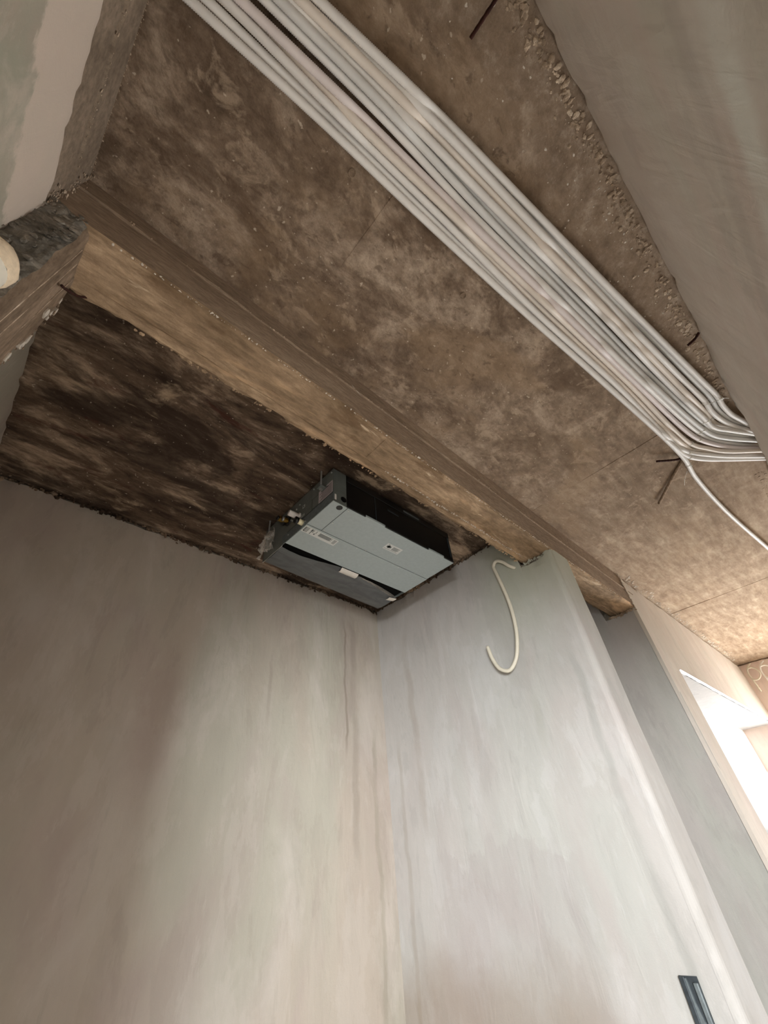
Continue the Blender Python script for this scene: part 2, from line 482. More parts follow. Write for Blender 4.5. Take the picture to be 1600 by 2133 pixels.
M['film'] = film_mat('grey_protective_film', (100, 102, 102), 0.80, 0.35, 0.0012)
M['wrap'] = film_mat('clear_plastic_wrap', (225, 218, 208), 0.30, 0.06, 0.003)
gm = Mat('window_glass', 0.02, 0, 0.5)
gm.color((0.95, 0.97, 0.97, 1)); gm.b.inputs['Alpha'].default_value = 0.12
M['glass'] = gm.m


# ---------------------------------------------------------------- the setting
CZ = 1.45          # underside of the slab above the camera
NZ = 1.436         # underside of the slab over the recess
BZ = 1.211         # underside of the beam
BY0, BY1 = 0.643, 0.822
XL, XR, YL, YN = -0.32, 1.8995, 1.975, -0.338
XN, XF = 3.016, 6.22
FZ = -1.35


def struct(name, mb, mats, parent=None, **kw):
    o = mb.build(name, mats, parent, **kw)
    if parent is None: o['kind'] = 'structure'
    return o


def coat(mb, ax, pos, sign, u0, u1, z0, top, step=0.03, amp=0.003, depth=0.02, seed=0.0, fine=0.0, end0=None, end1=None):
    """plaster coat on a wall plane (ax = 0: x = pos, u is y; ax = 1: y = pos, u is x); top(u) gives its ragged upper edge"""
    nu = max(2, int((u1 - u0) / step)); nv = max(2, int((top((u0 + u1) / 2) - z0) / step))

    def P(u, z, d):
        return (pos + sign * d, u, z) if ax == 0 else (u, pos + sign * d, z)

    def fn(s, t):
        u = u0 + (u1 - u0) * s
        z = z0 + (top(u) - z0) * t
        if end1 and s == 1: u = end1(z)
        if end0 and s == 0: u = end0(z)
        d = amp * nz(u * 1.6 + seed, z * 1.1, seed) + fine * nz(u * 25, z * 25, seed + 3)
        d -= 0.012 * max(0.0, (t - 0.985) / 0.015) * abs(nz(u * 9, seed + 5, 1.0)) if t > 0.985 else 0
        return P(u, z, d)

    n0 = len(mb.v)
    mb.grid(fn, nu, nv, 0)
    W = nu + 1

    def skirt(idx, mi):
        for a, b in zip(idx, idx[1:]):
            pa, pb = Vector(mb.v[a]), Vector(mb.v[b])
            k = 0 if ax == 0 else 1
            qa, qb = pa.copy(), pb.copy(); qa[k] = qb[k] = pos - sign * depth
            mb.quad(pa, pb, qb, qa, mi)
    skirt([n0 + nv * W + i for i in range(W)], 1)
    skirt([n0 + j * W for j in range(nv + 1)], 0)
    skirt([n0 + j * W + nu for j in range(nv + 1)], 0)


# ceiling: slab over corridor and window room, with its underside slightly uneven
mb = MB()
mb.grid(lambda s, t: (-0.5 + 6.9 * s, -0.5 + 1.32 * t, CZ + 0.0016 * nz((-0.5 + 6.9 * s) * 3, (-0.5 + 1.32 * t) * 3, 2.0) + 0.0008 * nz((-0.5 + 6.9 * s) * 22, t * 22, 5.0)), 276, 56)
mb.box((-0.5, -0.5, CZ + 0.01), (6.5, 0.82, CZ + 0.17))
mb.box((3.0, 0.82, CZ - 0.002), (6.5, 0.965, CZ + 0.17))
ceiling = struct('ceiling', mb, M['ceiling'])
mb = MB()
mb.grid(lambda s, t: (-0.6 + 3.7 * s, 0.80 + 1.3 * t, NZ + 0.004 * nz((-0.6 + 3.7 * s) * 3, (0.8 + 1.3 * t) * 4, 8.0) + 0.0014 * nz(s * 60, t * 40, 5.0)), 148, 52)
mb.box((-0.6, 0.80, NZ + 0.012), (3.1, 2.1, CZ + 0.17))
mb.build('recess_slab', M['nook'], ceiling)

# raised joint lines left by the formwork sheets
for xs, hj in ((0.309, 0.0006), (1.875, 0.0014), (4.045, 0.0022)):
    mb = MB()
    for k in range(40):
        y0 = -0.32 + (BY0 + 0.32) * k / 40; y1 = -0.32 + (BY0 + 0.32) * (k + 1) / 40
        w0 = 0.0016 + 0.0012 * nz(y0 * 9, xs); w1 = 0.0016 + 0.0012 * nz(y1 * 9, xs)
        o0 = 0.004 * nz(y0 * 3, xs, 2); o1 = 0.004 * nz(y1 * 3, xs, 2)
        a = [(xs + o0 - w0, y0, CZ + .003), (xs + o0, y0, CZ - hj), (xs + o0 + w0, y0, CZ + .003)]
        b = [(xs + o1 - w1, y1, CZ + .003), (xs + o1, y1, CZ - hj), (xs + o1 + w1, y1, CZ + .003)]
        mb.quad(a[0], a[1], b[1], b[0]); mb.quad(a[1], a[2], b[2], b[1])
    mb.build('formwork_joint', M['ceiling'], ceiling)

# beam: side with two casting lifts, underside with a proud far lip
bx0, bx1 = XL - 0.15, XN + 0.10
mb = MB()


def beam_prof(x):
    e = lambda s, a: a * nz(x * 7 + s, s, 1.0)
    dz = 0.012 * max(-0.2, min(1.0, (x - 0.2) / 0.8)) - 0.004
    zc = 1.366 - 0.022 * (x / 1.9)
    return [(BY0 + 0.002 + e(2, .001), CZ + 0.004), (BY0 + 0.001 + e(3, .001), zc + 0.004 + e(4, .002)), (BY0 - 0.005 + e(5, .003), zc + e(6, .003)),
            (BY0 - 0.001 + e(7, .001), zc - 0.006 + e(8, .002)), (BY0 - 0.001 + e(9, .001), BZ + 0.012 - dz + e(10, .002)), (BY0 + 0.005 + e(11, .004), BZ - dz + e(12, .002)),
            (BY0 + 0.03 + e(13, .002), BZ + 0.001 - dz * .8 + e(14, .0012)), (BY0 + 0.085, BZ - dz * .6 + e(15, .0015)), (BY0 + 0.125 + e(16, .003), BZ + 0.001 - dz * .4 + e(17, .001)), (BY0 + 0.13 + e(18, .004), BZ - 0.005 - dz * .4 + e(19, .002)), (BY0 + 0.136 + e(20, .004), BZ + 0.0015 - dz * .4),
            (BY1 - 0.012 + e(21, .003), BZ + 0.001 + e(22, .002)), (BY1 + e(23, .011) + 0.008 * nz(x * 22, 3, 3), BZ + 0.010 + e(24, .006)), (BY1, BZ + 0.06), (BY1, NZ + 0.01)]


NXB = 210
prof = [beam_prof(bx0 + (bx1 - bx0) * i / NXB) for i in range(NXB + 1)]
K = len(prof[0])
for i in range(NXB + 1):
    x = bx0 + (bx1 - bx0) * i / NXB
    mb.v += [(x, p[0], p[1]) for p in prof[i]]
for i in range(NXB):
    for k in range(K - 1):
        mb.f.append((i * K + k, i * K + k + 1, (i + 1) * K + k + 1, (i + 1) * K + k)); mb.m.append(0 if k < 3 else (0 if k < 4 else 1))
beam = mb.build('beam', [M['beam_side'], M['beam']], ceiling, weld=True)
# board mark across the underside
mb = MB()
mb.box((0.745, BY0 + 0.012, BZ - 0.0035), (0.749, BY0 + 0.125, BZ + 0.004))
mb.build('board_joint', M['beam'], beam)
for yy, xa, xb in ((BY0 + 0.052, 0.76, 1.85), (BY0 + 0.088, 0.2, 1.1), (BY0 + 0.10, 0.86, 1.7)):
    mb = MB()
    for k in range(30):
        x0 = xa + (xb - xa) * k / 30; x1 = xa + (xb - xa) * (k + 1) / 30
        dz0 = -0.012 * max(-0.2, min(1.0, (x0 - 0.2) / 0.8)) * .6 + .003; dz1 = -0.012 * max(-0.2, min(1.0, (x1 - 0.2) / 0.8)) * .6 + .003
        y0 = yy + 0.003 * nz(x0 * 4, yy); y1 = yy + 0.003 * nz(x1 * 4, yy); h = 0.0025
        mb.quad((x0, y0 - .002, BZ + dz0), (x0, y0, BZ + dz0 - h), (x1, y1, BZ + dz1 - h), (x1, y1 - .002, BZ + dz1))
        mb.quad((x0, y0, BZ + dz0 - h), (x0, y0 + .002, BZ + dz0), (x1, y1 + .002, BZ + dz1), (x1, y1, BZ + dz1 - h))
    mb.build('board_joint', M['beam'], beam)
mb = MB()      # pale drip of paint on the side of the beam
mb.poly([(0.572, BY0 - 0.004, 1.375), (0.586, BY0 - 0.004, 1.366), (0.622, BY0 - 0.0045, 1.340), (0.600, BY0 - 0.0045, 1.352), (0.580, BY0 - 0.004, 1.366)])
mb.build('paint_drip', M['white_plastic'], beam)

# left wall (the long wall at the left of the picture)
mb = MB()
mb.box((-2.6, YL + 0.02, FZ), (XN + 0.1, YL + 0.18, NZ + 0.03), 1)
coat(mb, 1, YL, -1, XL, XR + 0.01, FZ, lambda u: NZ - 0.020 + 0.012 * nz(u * 5, 1) + 0.008 * nz(u * 17, 2), seed=1.0)
wall_left = struct('wall_left', mb, [M['plaster_left'], M['dark_mortar']], smooth=False)

# right wall: thin partition ending under the beam
def rtop(y):
    if y > BY1 + 0.03: return NZ - 0.020 + 0.012 * nz(y * 6, 4) + 0.008 * nz(y * 19, 5)
    k = max(0.0, min(1.0, (BY1 + 0.03 - y) / 0.02))
    return (NZ - 0.02) * (1 - k) + k * (BZ - 0.030 + 0.030 * max(0, min(1, (BY0 + 0.05 - y) / 0.06)) + 0.010 * nz(y * 20, 7))


mb = MB()
mb.box((XR + 0.02, BY1 + 0.02, FZ), (XR + 0.18, YL + 0.03, NZ + 0.02), 1)
mb.box((XR + 0.02, BY0 + 0.02, FZ), (XR + 0.18, BY1 + 0.03, BZ - 0.004), 1)
coat(mb, 0, XR, -1, BY0 + 0.028, YL + 0.001, FZ, rtop, step=0.022, seed=3.0)
# rounded near corner and end face of the partition
nz_ = 110
prof2 = []
for k in range(7):
    a = math.pi / 2 * k / 6
    prof2.append((XR + 0.030 - 0.030 * math.cos(a), BY0 + 0.030 - 0.030 * math.sin(a)))
prof2 += [(XR + 0.05, BY0), (XR + 0.10, BY0), (XR + 0.15, BY0), (XR + 0.190, BY0), (XR + 0.202, BY0 + 0.012), (XR + 0.202, BY0 + 0.10), (XR + 0.202, YL)]


def pf(s, t):
    i = min(int(s * (len(prof2) - 1) + 1e-6), len(prof2) - 1)
    x, y = prof2[i]
    ztop = BZ + 0.002 + 0.006 * nz(x * 30, y * 30)
    if x < XR + 0.035: ztop = BZ - 0.004 + 0.012 * nz(x * 40, 3)
    z = FZ + (ztop - FZ) * t
    return (x + 0.003 * nz(z * 2, 5.0) * (1 if i < 8 else 0.3), y - 0.003 * nz(z * 1.7, 9.0), z)


mb.grid(pf, len(prof2) - 1, nz_, 0)
wall_right = struct('wall_right', mb, [M['plaster_right'], M['dark_mortar']])

# wall at the end of the niche behind the partition
mb = MB()
mb.box((XN + 0.02, BY0 + 0.02, FZ), (XN + 0.20, YL + 0.03, CZ + 0.02), 1)
coat(mb, 0, XN, -1, BY0 + 0.0, YL + 0.02, FZ, lambda y: (BZ - 0.020 + 0.012 * nz(y * 14, 3) if y < BY1 + 0.05 else NZ - 0.01), seed=6.0)
struct('wall_niche', mb, [M['plaster_niche'], M['dark_mortar']])

# window wall
WX0, WX1, WZ0, WZ1, WD = 3.3074, XF, -0.45, 0.845, 0.32
mb = MB()
wtop = lambda u: CZ - 0.022 + 0.010 * nz(u * 5, 11) + 0.007 * nz(u * 19, 12)
coat(mb, 1, BY0, -1, XN - 0.006, WX0, FZ, wtop, seed=8.0)


def head(mbx, u0, u1, za, zt):
    nu = int((u1 - u0) / 0.04); nv = 14
    n0 = len(mbx.v)
    mbx.grid(lambda s, t: (u0 + (u1 - u0) * s, BY0 - 0.003 * nz(s * 8, t * 2, 4), za + (zt(u0 + (u1 - u0) * s) - za) * t), nu, nv, 0)


head(mb, WX0, XF + 0.02, WZ1, wtop)
mb.box((XN + 0.18, BY0 + 0.012, FZ), (WX0, BY0 + WD, CZ + 0.02), 0)
mb.box((WX0, BY0 + 0.012, WZ1), (XF + 0.02, BY0 + WD, CZ - 0.03), 2)
mb.box((WX0, BY0 + 0.03, CZ - 0.03), (XF + 0.02, BY0 + WD, CZ + 0.02), 1)
mb.box((WX0, BY0, FZ), (XF + 0.02, BY0 + WD, WZ0), 0)
mb.quad((WX0, BY0, WZ1), (XF + .02, BY0, WZ1), (XF + .02, BY0 + 0.02, WZ1), (WX0, BY0 + 0.02, WZ1), 2)
wall_window = struct('wall_window', mb, [M['plaster_window'], M['edge_mortar'], M['reveal']])
mb = MB()      # chipped plaster lip along the head of the opening
for k in range(60):
    x0 = WX0 + 0.02 + (3.0 - WX0 - 0.02 + 2.9) * k / 60; x1 = WX0 + 0.02 + (5.9 - WX0 - 0.02) * (k + 1) / 60
    x0 = WX0 + 0.02 + (5.9 - WX0 - 0.02) * k / 60
    w0 = 0.010 + 0.012 * abs(nz(x0 * 6, 2)); w1 = 0.010 + 0.012 * abs(nz(x1 * 6, 2))
    mb.quad((x0, BY0 - 0.004, WZ1 + 0.002), (x1, BY0 - 0.004, WZ1 + 0.002), (x1, BY0 + w1, WZ1 - 0.004), (x0, BY0 + w0, WZ1 - 0.004))
mb.build('chipped_lip', M['frame'], wall_window)

# window in it
mb = MB()
fy0, fy1 = BY0 + WD - 0.035, BY0 + WD + 0.02
for a, b in (((WX0 - .02, WZ1 - 0.012), (WX1 + .01, WZ1 + .03)), ((WX0 - .02, WZ0 - .03), (WX1 + .01, WZ0 + 0.05)), ((WX0 - 0.02, WZ0), (WX0 + 0.05, WZ1)), ((WX1 - 0.012, WZ0), (WX1 + 0.02, WZ1))):
    mb.box((a[0], fy0 + 0.01, a[1]), (b[0], fy1, b[1]))
window = struct('window_1', mb, M['frame'])
mb = MB(); mb.box((WX0 + 0.045, fy1 - 0.020, WZ0 + 0.045), (WX1 - 0.010, fy1 - 0.016, WZ1 - 0.010))
mb.build('pane', M['glass'], window)

# far wall, with an opening added for the fill light
mb = MB()
ft = lambda y: CZ - 0.012 + 0.010 * nz(y * 9, 15)
for lo, hi in (((-0.5, FZ), (0.97, FZ + 0.06)), ((-0.5, 0.45), (0.97, CZ + 0.02)), ((-0.5, FZ), (-0.28, 0.45)), ((0.52, FZ), (0.97, 0.45))):
    mb.box((XF + 0.02, lo[0], lo[1]), (XF + 0.2, hi[0], hi[1]), 1)
coat(mb, 0, XF, -1, -0.40, BY0 + WD + 0.03, 0.45, ft, seed=9.0)
coat(mb, 0, XF, -1, 0.52, BY0 + WD + 0.03, FZ, lambda y: 0.45, seed=9.0)
coat(mb, 0, XF, -1, -0.40, -0.28, FZ, lambda y: 0.45, seed=9.0)
struct('wall_far', mb, [M['plaster_far'], M['edge_mortar']])
mb = MB()
for lo, hi in (((-0.28, 0.41), (0.52, 0.45)), ((-0.28, FZ + 0.06), (0.52, FZ + 0.10)), ((-0.28, FZ + 0.06), (-0.24, 0.45)), ((0.48, FZ + 0.06), (0.52, 0.45))):
    mb.box((XF + 0.10, lo[0], lo[1]), (XF + 0.15, hi[0], hi[1]))
added_far_door = struct('added_door_1', mb, M['frame'])  # unseen glazed door, added to house the fill light
mb = MB(); mb.box((XF + 0.12, -0.245, FZ + 0.095), (XF + 0.124, 0.485, 0.415))
mb.build('pane', M['glass'], added_far_door)

# near wall (upper right), a header on the left part, full height further along, slot under the slab for the conduits
HZ = 0.52
NX0, NX1 = 1.98, 2.60
ntop = lambda u: (CZ - 0.066 if NX0 < u < NX1 else CZ - 0.016 + 0.012 * nz(u * 4, 21) + 0.008 * nz(u * 15, 22))
mb = MB()
coat(mb, 1, YN, 1, -0.55, 1.45, HZ, ntop, seed=12.0, amp=0.005, step=0.025)
coat(mb, 1, YN, 1, 1.45, 6.3, FZ, ntop, seed=12.0, amp=0.005, step=0.03)
mb.box((-0.55, YN - 0.12, HZ), (NX0, YN - 0.02, CZ + 0.01), 1)
mb.box((NX0, YN - 0.12, HZ), (NX1, YN - 0.02, CZ - 0.070), 1)
mb.box((NX1, YN - 0.12, HZ), (6.3, YN - 0.02, CZ + 0.01), 1)
mb.box((1.45, YN - 0.12, FZ), (6.3, YN - 0.02, HZ), 1)
mb.quad((-0.55, YN - .12, HZ), (1.45, YN - .12, HZ), (1.45, YN, HZ), (-0.55, YN, HZ), 0)
mb.quad((1.45, YN - .12, FZ), (1.45, YN, FZ), (1.45, YN, HZ), (1.45, YN - .12, HZ), 0)
wall_near = struct('wall_near', mb, [M['plaster_near'], M['edge_mortar']])

# entrance wall (upper left): concrete lintel above plaster, doorway below
EZ = 0.62
mb = MB()
mb.box((XL - 0.18, YN - 0.12, EZ), (XL - 0.02, BY0 + 0.01, CZ + 0.01), 1)
coat(mb, 0, XL, 1, YN - 0.1, BY0 - 0.004, EZ, lambda y: 1.195 + 0.012 * nz(y * 5, 31) + 0.006 * nz(y * 17, 32), seed=15.0, step=0.018, amp=0.004,
     end1=lambda z: BY0 - 0.004 + 0.009 * nz(z * 9, 33) + 0.006 * nz(z * 30, 34))
mb.quad((XL - .18, YN - .12, EZ), (XL, YN - .12, EZ), (XL, BY0, EZ), (XL - .18, BY0, EZ), 0)
wall_entrance = struct('wall_entrance', mb, [M['plaster_entrance'], M['dark_mortar']])
mb = MB()
NY = 70
for i in range(NY + 1):
    y = YN + (BY0 + 0.002 - YN) * i / NY
    e = lambda s, a: a * nz(y * 9 + s, s, 2.0)
    zc = 1.318 + e(1, 0.006)
    mb.v += [(XL - 0.001, y, CZ + 0.004), (XL - 0.001 + e(5, .001), y, zc + 0.004), (XL + 0.003 + e(2, .006), y, zc), (XL - 0.002, y, zc - 0.004 + e(7, .002)), (XL - 0.004 + e(3, .001), y, 1.18)]
for i in range(NY):
    for k in range(4):
        a = i * 5 + k
        mb.f.append((a, a + 1, a + 6, a + 5)); mb.m.append(0)
mb.build('lintel', M['lintel'], wall_entrance)
# pier under the beam and the rough mortar on its near side
mb = MB()


def pier_far(z):
    return BY1 + 0.028 + 0.016 * nz(z * 7, 41) + 0.012 * nz(z * 21, 42) - 0.045 * max(0, (z - 1.12) / 0.09)


mb.grid(lambda s, t: (-0.238 + 0.0025 * nz(s * 4, t * 8, 3) + (0.010 * math.sin(min(s, 0.12) / 0.12 * math.pi / 2) - 0.010),
                      BY0 + (pier_far(FZ + (BZ + 0.006 - FZ) * t) - BY0) * s, FZ + (BZ + 0.006 - FZ) * t), 12, 120)
mb.grid(lambda s, t: (-0.238 - 0.10 * s, pier_far(FZ + (BZ + .006 - FZ) * t) - 0.004 * s, FZ + (BZ + .006 - FZ) * t), 2, 120)
mb.grid(lambda s, t: (-0.248 - 0.09 * s, BY0, FZ + (BZ + .006 - FZ) * t), 2, 8)
pier = mb.build('pier', M['pier'], wall_entrance)
mb = MB()


def mort(s, t):
    x = -0.345 + 0.103 * s; z = FZ + (BZ + 0.004 + 0.05 * max(0, 0.6 - s) - FZ) * t
    if s == 1: x += 0.006 * nz(z * 12, 51)
    return (x, BY0 - 0.004 - 0.006 * (1 - (2 * s - 1) ** 4) - 0.007 * nz(x * 22, z * 14, 7) - 0.004 * nz(x * 60, z * 40, 9), z)


mb.grid(mort, 14, 200)
mb.build('mortar_fill', M['dark_mortar'], wall_entrance)
# lines left on the pier by the boards of its formwork
for y0, amp in ((0.690, 0.006), (0.735, 0.004), (0.785, 0.007)):
    P = [(-0.2385, y0 + amp * nz(z * 3, y0 * 40), z) for z in [0.2 + 1.0 * k / 40 for k in range(41)]]
    mb = MB(); mb.tube(P, 0.0016, 5, True, [0.0016 + 0.0009 * nz(k * 0.7, y0 * 90) for k in range(41)])
    mb.build('board_ridge', M['edge_mortar'], wall_entrance)
# flakes of pale plaster clinging to the far edge of the pier
for i, (y, z, w, h, a) in enumerate(((0.862, 1.105, 0.016, 0.040, 0.3), (0.835, 1.075, 0.020, 0.036, -0.2), (0.868, 1.140, 0.012, 0.030, 0.1), (0.846, 1.160, 0.010, 0.024, 0.5),
                                     (0.872, 1.000, 0.015, 0.034, 0.2), (0.866, 0.965, 0.020, 0.030, -0.3), (0.862, 0.905, 0.016, 0.036, 0.1))):
    mb = MB()
    pts = []
    for k in range(9):
        th = 2 * math.pi * k / 9
        r = 1 + 0.35 * nz(math.cos(th) * 2 + i * 5, math.sin(th) * 2, i)
        u, v = w / 2 * math.cos(th) * r, h / 2 * math.sin(th) * r
        pts.append((y - 0.016 + u * math.cos(a) - v * math.sin(a), z + u * math.sin(a) + v * math.cos(a)))
    mb.prism(pts, 0, -0.243, -0.2360 + 0.001 * (i % 3))
    mb.build('plaster_flake', M['pale_plaster'], wall_entrance)
# side wall of the recess
mb = MB()
mb.box((XL - 0.16, BY1 + 0.0, EZ), (XL - 0.02, YL + 0.02, NZ + 0.02), 1)
mb.box((XL - 0.16, BY1 + 0.0, FZ), (XL - 0.02, YL + 0.02, EZ), 1)
coat(mb, 0, XL, 1, BY1, YL + 0.004, FZ, lambda y: NZ - 0.012 + 0.008 * nz(y * 7, 61), seed=18.0)
struct('wall_recess', mb, [M['plaster_left'], M['dark_mortar']])

# floor and the closing walls of the rooms around
mb = MB(); mb.box((-2.7, -3.2, FZ - 0.12), (6.4, 2.1, FZ)); struct('floor', mb, M['floor'])
mb = MB()
mb.box((-2.6, -3.2, FZ), (-2.45, -2.78, CZ + .1)); mb.box((-2.6, -0.72, FZ), (-2.45, 2.2, CZ + .1))
mb.box((-2.6, -2.78, FZ), (-2.45, -0.72, -0.62)); mb.box((-2.6, -2.78, 0.92), (-2.45, -0.72, CZ + .1))
struct('wall_outer', mb, M['plaster_niche'])
mb = MB(); mb.box((-2.6, -3.2, FZ), (6.4, -3.05, CZ + .1)); struct('wall_behind', mb, M['plaster_niche'])
mb = MB(); mb.box((6.3, -3.2, FZ), (6.42, -0.45, CZ + .1)); struct('wall_end', mb, M['plaster_niche'])
mb = MB(); mb.box((-2.7, -3.2, CZ + 0.02), (-0.49, 2.2, CZ + 0.17)); mb.box((-0.5, -3.2, CZ + .02), (6.5, -0.49, CZ + .17))
mb.build('outer_slab', M['ceiling'], ceiling)


# crumbs and torn edges of mortar along the joints
def crumbs(name, pts_fn, n, r0, r1, mat, parent, seed):
    rnd = random.Random(seed)
    b = MB()
    for i in range(n):
        p, flat = pts_fn(rnd)
        r = r0 + (r1 - r0) * rnd.random() ** 2.5
        s = [r * rnd.uniform(0.6, 1.5) for _ in range(3)]
        s[flat] = r * rnd.uniform(0.2, 0.4)
        b.blob(p, s[0], s[1], s[2], 0.7, seed=i * 0.37, seg=6, rings=4)
    o = b.build(name, mat, parent)
    o['kind'] = 'stuff'
    return o


crumbs('ridge_crumbs', lambda r: (lambda y: ((XL + 0.003 + r.gauss(0, 0.0012), y, 1.318 + 0.006 * nz(y * 9 + 1, 1, 2.0) + r.gauss(0, 0.002)), 0))(r.uniform(YN, BY0)), 150, 0.0010, 0.0032, M['edge_mortar'], wall_entrance, 31)
crumbs('ridge_crumbs', lambda r: ((XL + r.gauss(0, 0.001), r.uniform(YN, BY0), CZ - 0.0015), 2), 160, 0.0008, 0.0020, M['edge_mortar'], ceiling, 32)
crumbs('ridge_crumbs', lambda r: ((r.uniform(XL, XN), BY0 - abs(r.gauss(0, 0.004)), CZ - 0.001), 2), 320, 0.0008, 0.0034, M['ceiling'], ceiling, 33)
# round marks of form ties
for x0, y0 in ((0.190, 0.168), (0.677, 0.170)):
    mb = MB()
    mb.tube([(x0 + 0.0095 * math.cos(2 * math.pi * k / 20), y0 + 0.0095 * math.sin(2 * math.pi * k / 20), CZ - 0.0005) for k in range(21)], 0.0018, 6, False)
    mb.build('form_tie_mark', M['ceiling'], ceiling)


def near_pts(r):
    x = r.uniform(-0.3, 3.4)
    if NX0 - 0.02 < x < NX1: x = r.uniform(0.2, 2.0)
    return (x, YN + 0.008 + abs(r.gauss(0, 0.022)), CZ - 0.001), 2


crumbs('mortar_crumbs', near_pts, 900, 0.0015, 0.008, M['edge_mortar'], ceiling, 1)
crumbs('mortar_crumbs', lambda r: ((r.uniform(0.0, 2.0), YN + 0.02 + abs(r.gauss(0, 0.11)), CZ), 2), 420, 0.0008, 0.0034, M['pale_plaster'], ceiling, 2)
crumbs('mortar_crumbs', lambda r: ((r.uniform(XN + 0.02, 6.0), BY0 - 0.004 - abs(r.gauss(0, 0.022)), CZ - 0.001), 2), 420, 0.002, 0.008, M['pale_plaster'], ceiling, 3)
crumbs('mortar_crumbs', lambda r: ((r.uniform(XL, XR), YL - 0.001 - abs(r.gauss(0, 0.008)), NZ - 0.010 - abs(r.gauss(0, 0.010))), 1), 420, 0.003, 0.011, M['nook'], wall_left, 4)
crumbs('mortar_crumbs', lambda r: ((XR - 0.001 - abs(r.gauss(0, 0.008)), r.uniform(BY1 + 0.02, YL), NZ - 0.010 - abs(r.gauss(0, 0.010))), 0), 240, 0.003, 0.011, M['nook'], wall_right, 5)
crumbs('mortar_crumbs', lambda r: ((XR - 0.001 + r.uniform(0, 0.03), r.uniform(BY0 + 0.01, BY1 + 0.02), BZ - 0.022 + 0.012 * r.random()), 0), 60, 0.003, 0.008, M['plaster_right'], wall_right, 6)
crumbs('mortar_crumbs', lambda r: ((XN - 0.004 - abs(r.gauss(0, 0.02)), BY0 - 0.006, r.uniform(BZ - 0.01, CZ)), 1), 90, 0.003, 0.012, M['pale_plaster'], wall_window, 7)
crumbs('mortar_crumbs', lambda r: ((XN - 0.006, r.uniform(BY0, BY1), BZ - 0.012 - abs(r.gauss(0, 0.008))), 0), 50, 0.003, 0.009, M['edge_mortar'], wall_window, 8)
crumbs('mortar_crumbs', lambda r: (lambda z: ((-0.240 + r.gauss(0, 0.004), pier_far(z) + r.gauss(0, 0.006), z), 0))(r.uniform(0.4, 1.2)), 130, 0.003, 0.009, M['pier'], wall_entrance, 9)
crumbs('mortar_crumbs', lambda r: ((r.uniform(-0.335, -0.245), BY0 - 0.012 - abs(r.gauss(0, 0.004)), r.uniform(0.7, 1.22)), 1), 120, 0.003, 0.012, M['dark_mortar'], wall_entrance, 10)
crumbs('mortar_crumbs', lambda r: ((XL + abs(r.gauss(0, 0.006)), BY0 - 0.006 - abs(r.gauss(0, 0.012)), r.uniform(1.19, CZ)), 0), 90, 0.0015, 0.0042, M['edge_mortar'], wall_entrance, 11)
def ridge(name, n, x0, x1, fy, fz, r0, r1, mat, seed):
    crumbs(name, lambda r: (lambda x: ((x, fy(x) + r.gauss(0, 0.0016), fz(x) + r.gauss(0, 0.0010)), 2))(r.uniform(x0, x1)), n, r0, r1, mat, beam, seed)


dzb = lambda x: 0.012 * max(-0.2, min(1.0, (x - 0.2) / 0.8)) - 0.004
ridge('ridge_crumbs', 480, -0.2, 2.9, lambda x: BY0 + 0.001 + 0.002 * nz(x * 9, 3), lambda x: BZ + 0.004 - dzb(x), 0.0008, 0.0034, M['pale_plaster'], 21)
ridge('ridge_crumbs', 260, 0.85, 1.85, lambda x: BY0 + 0.131 + 0.004 * nz(x * 7 + 18, 18, 1.0), lambda x: BZ - 0.005 - dzb(x) * .4, 0.0010, 0.0040, M['pale_plaster'], 22)
ridge('ridge_crumbs', 220, -0.2, 2.9, lambda x: BY0 - 0.005 + 0.003 * nz(x * 7 + 5, 5, 1.0), lambda x: 1.366 - 0.022 * (x / 1.9) - 0.002, 0.0008, 0.0026, M['edge_mortar'], 23)
crumbs('mortar_crumbs', lambda r: ((r.uniform(-0.1, XR), BY1 + 0.002 + r.gauss(0, 0.003), BZ + 0.006), 2), 160, 0.002, 0.007, M['beam'], beam, 12)

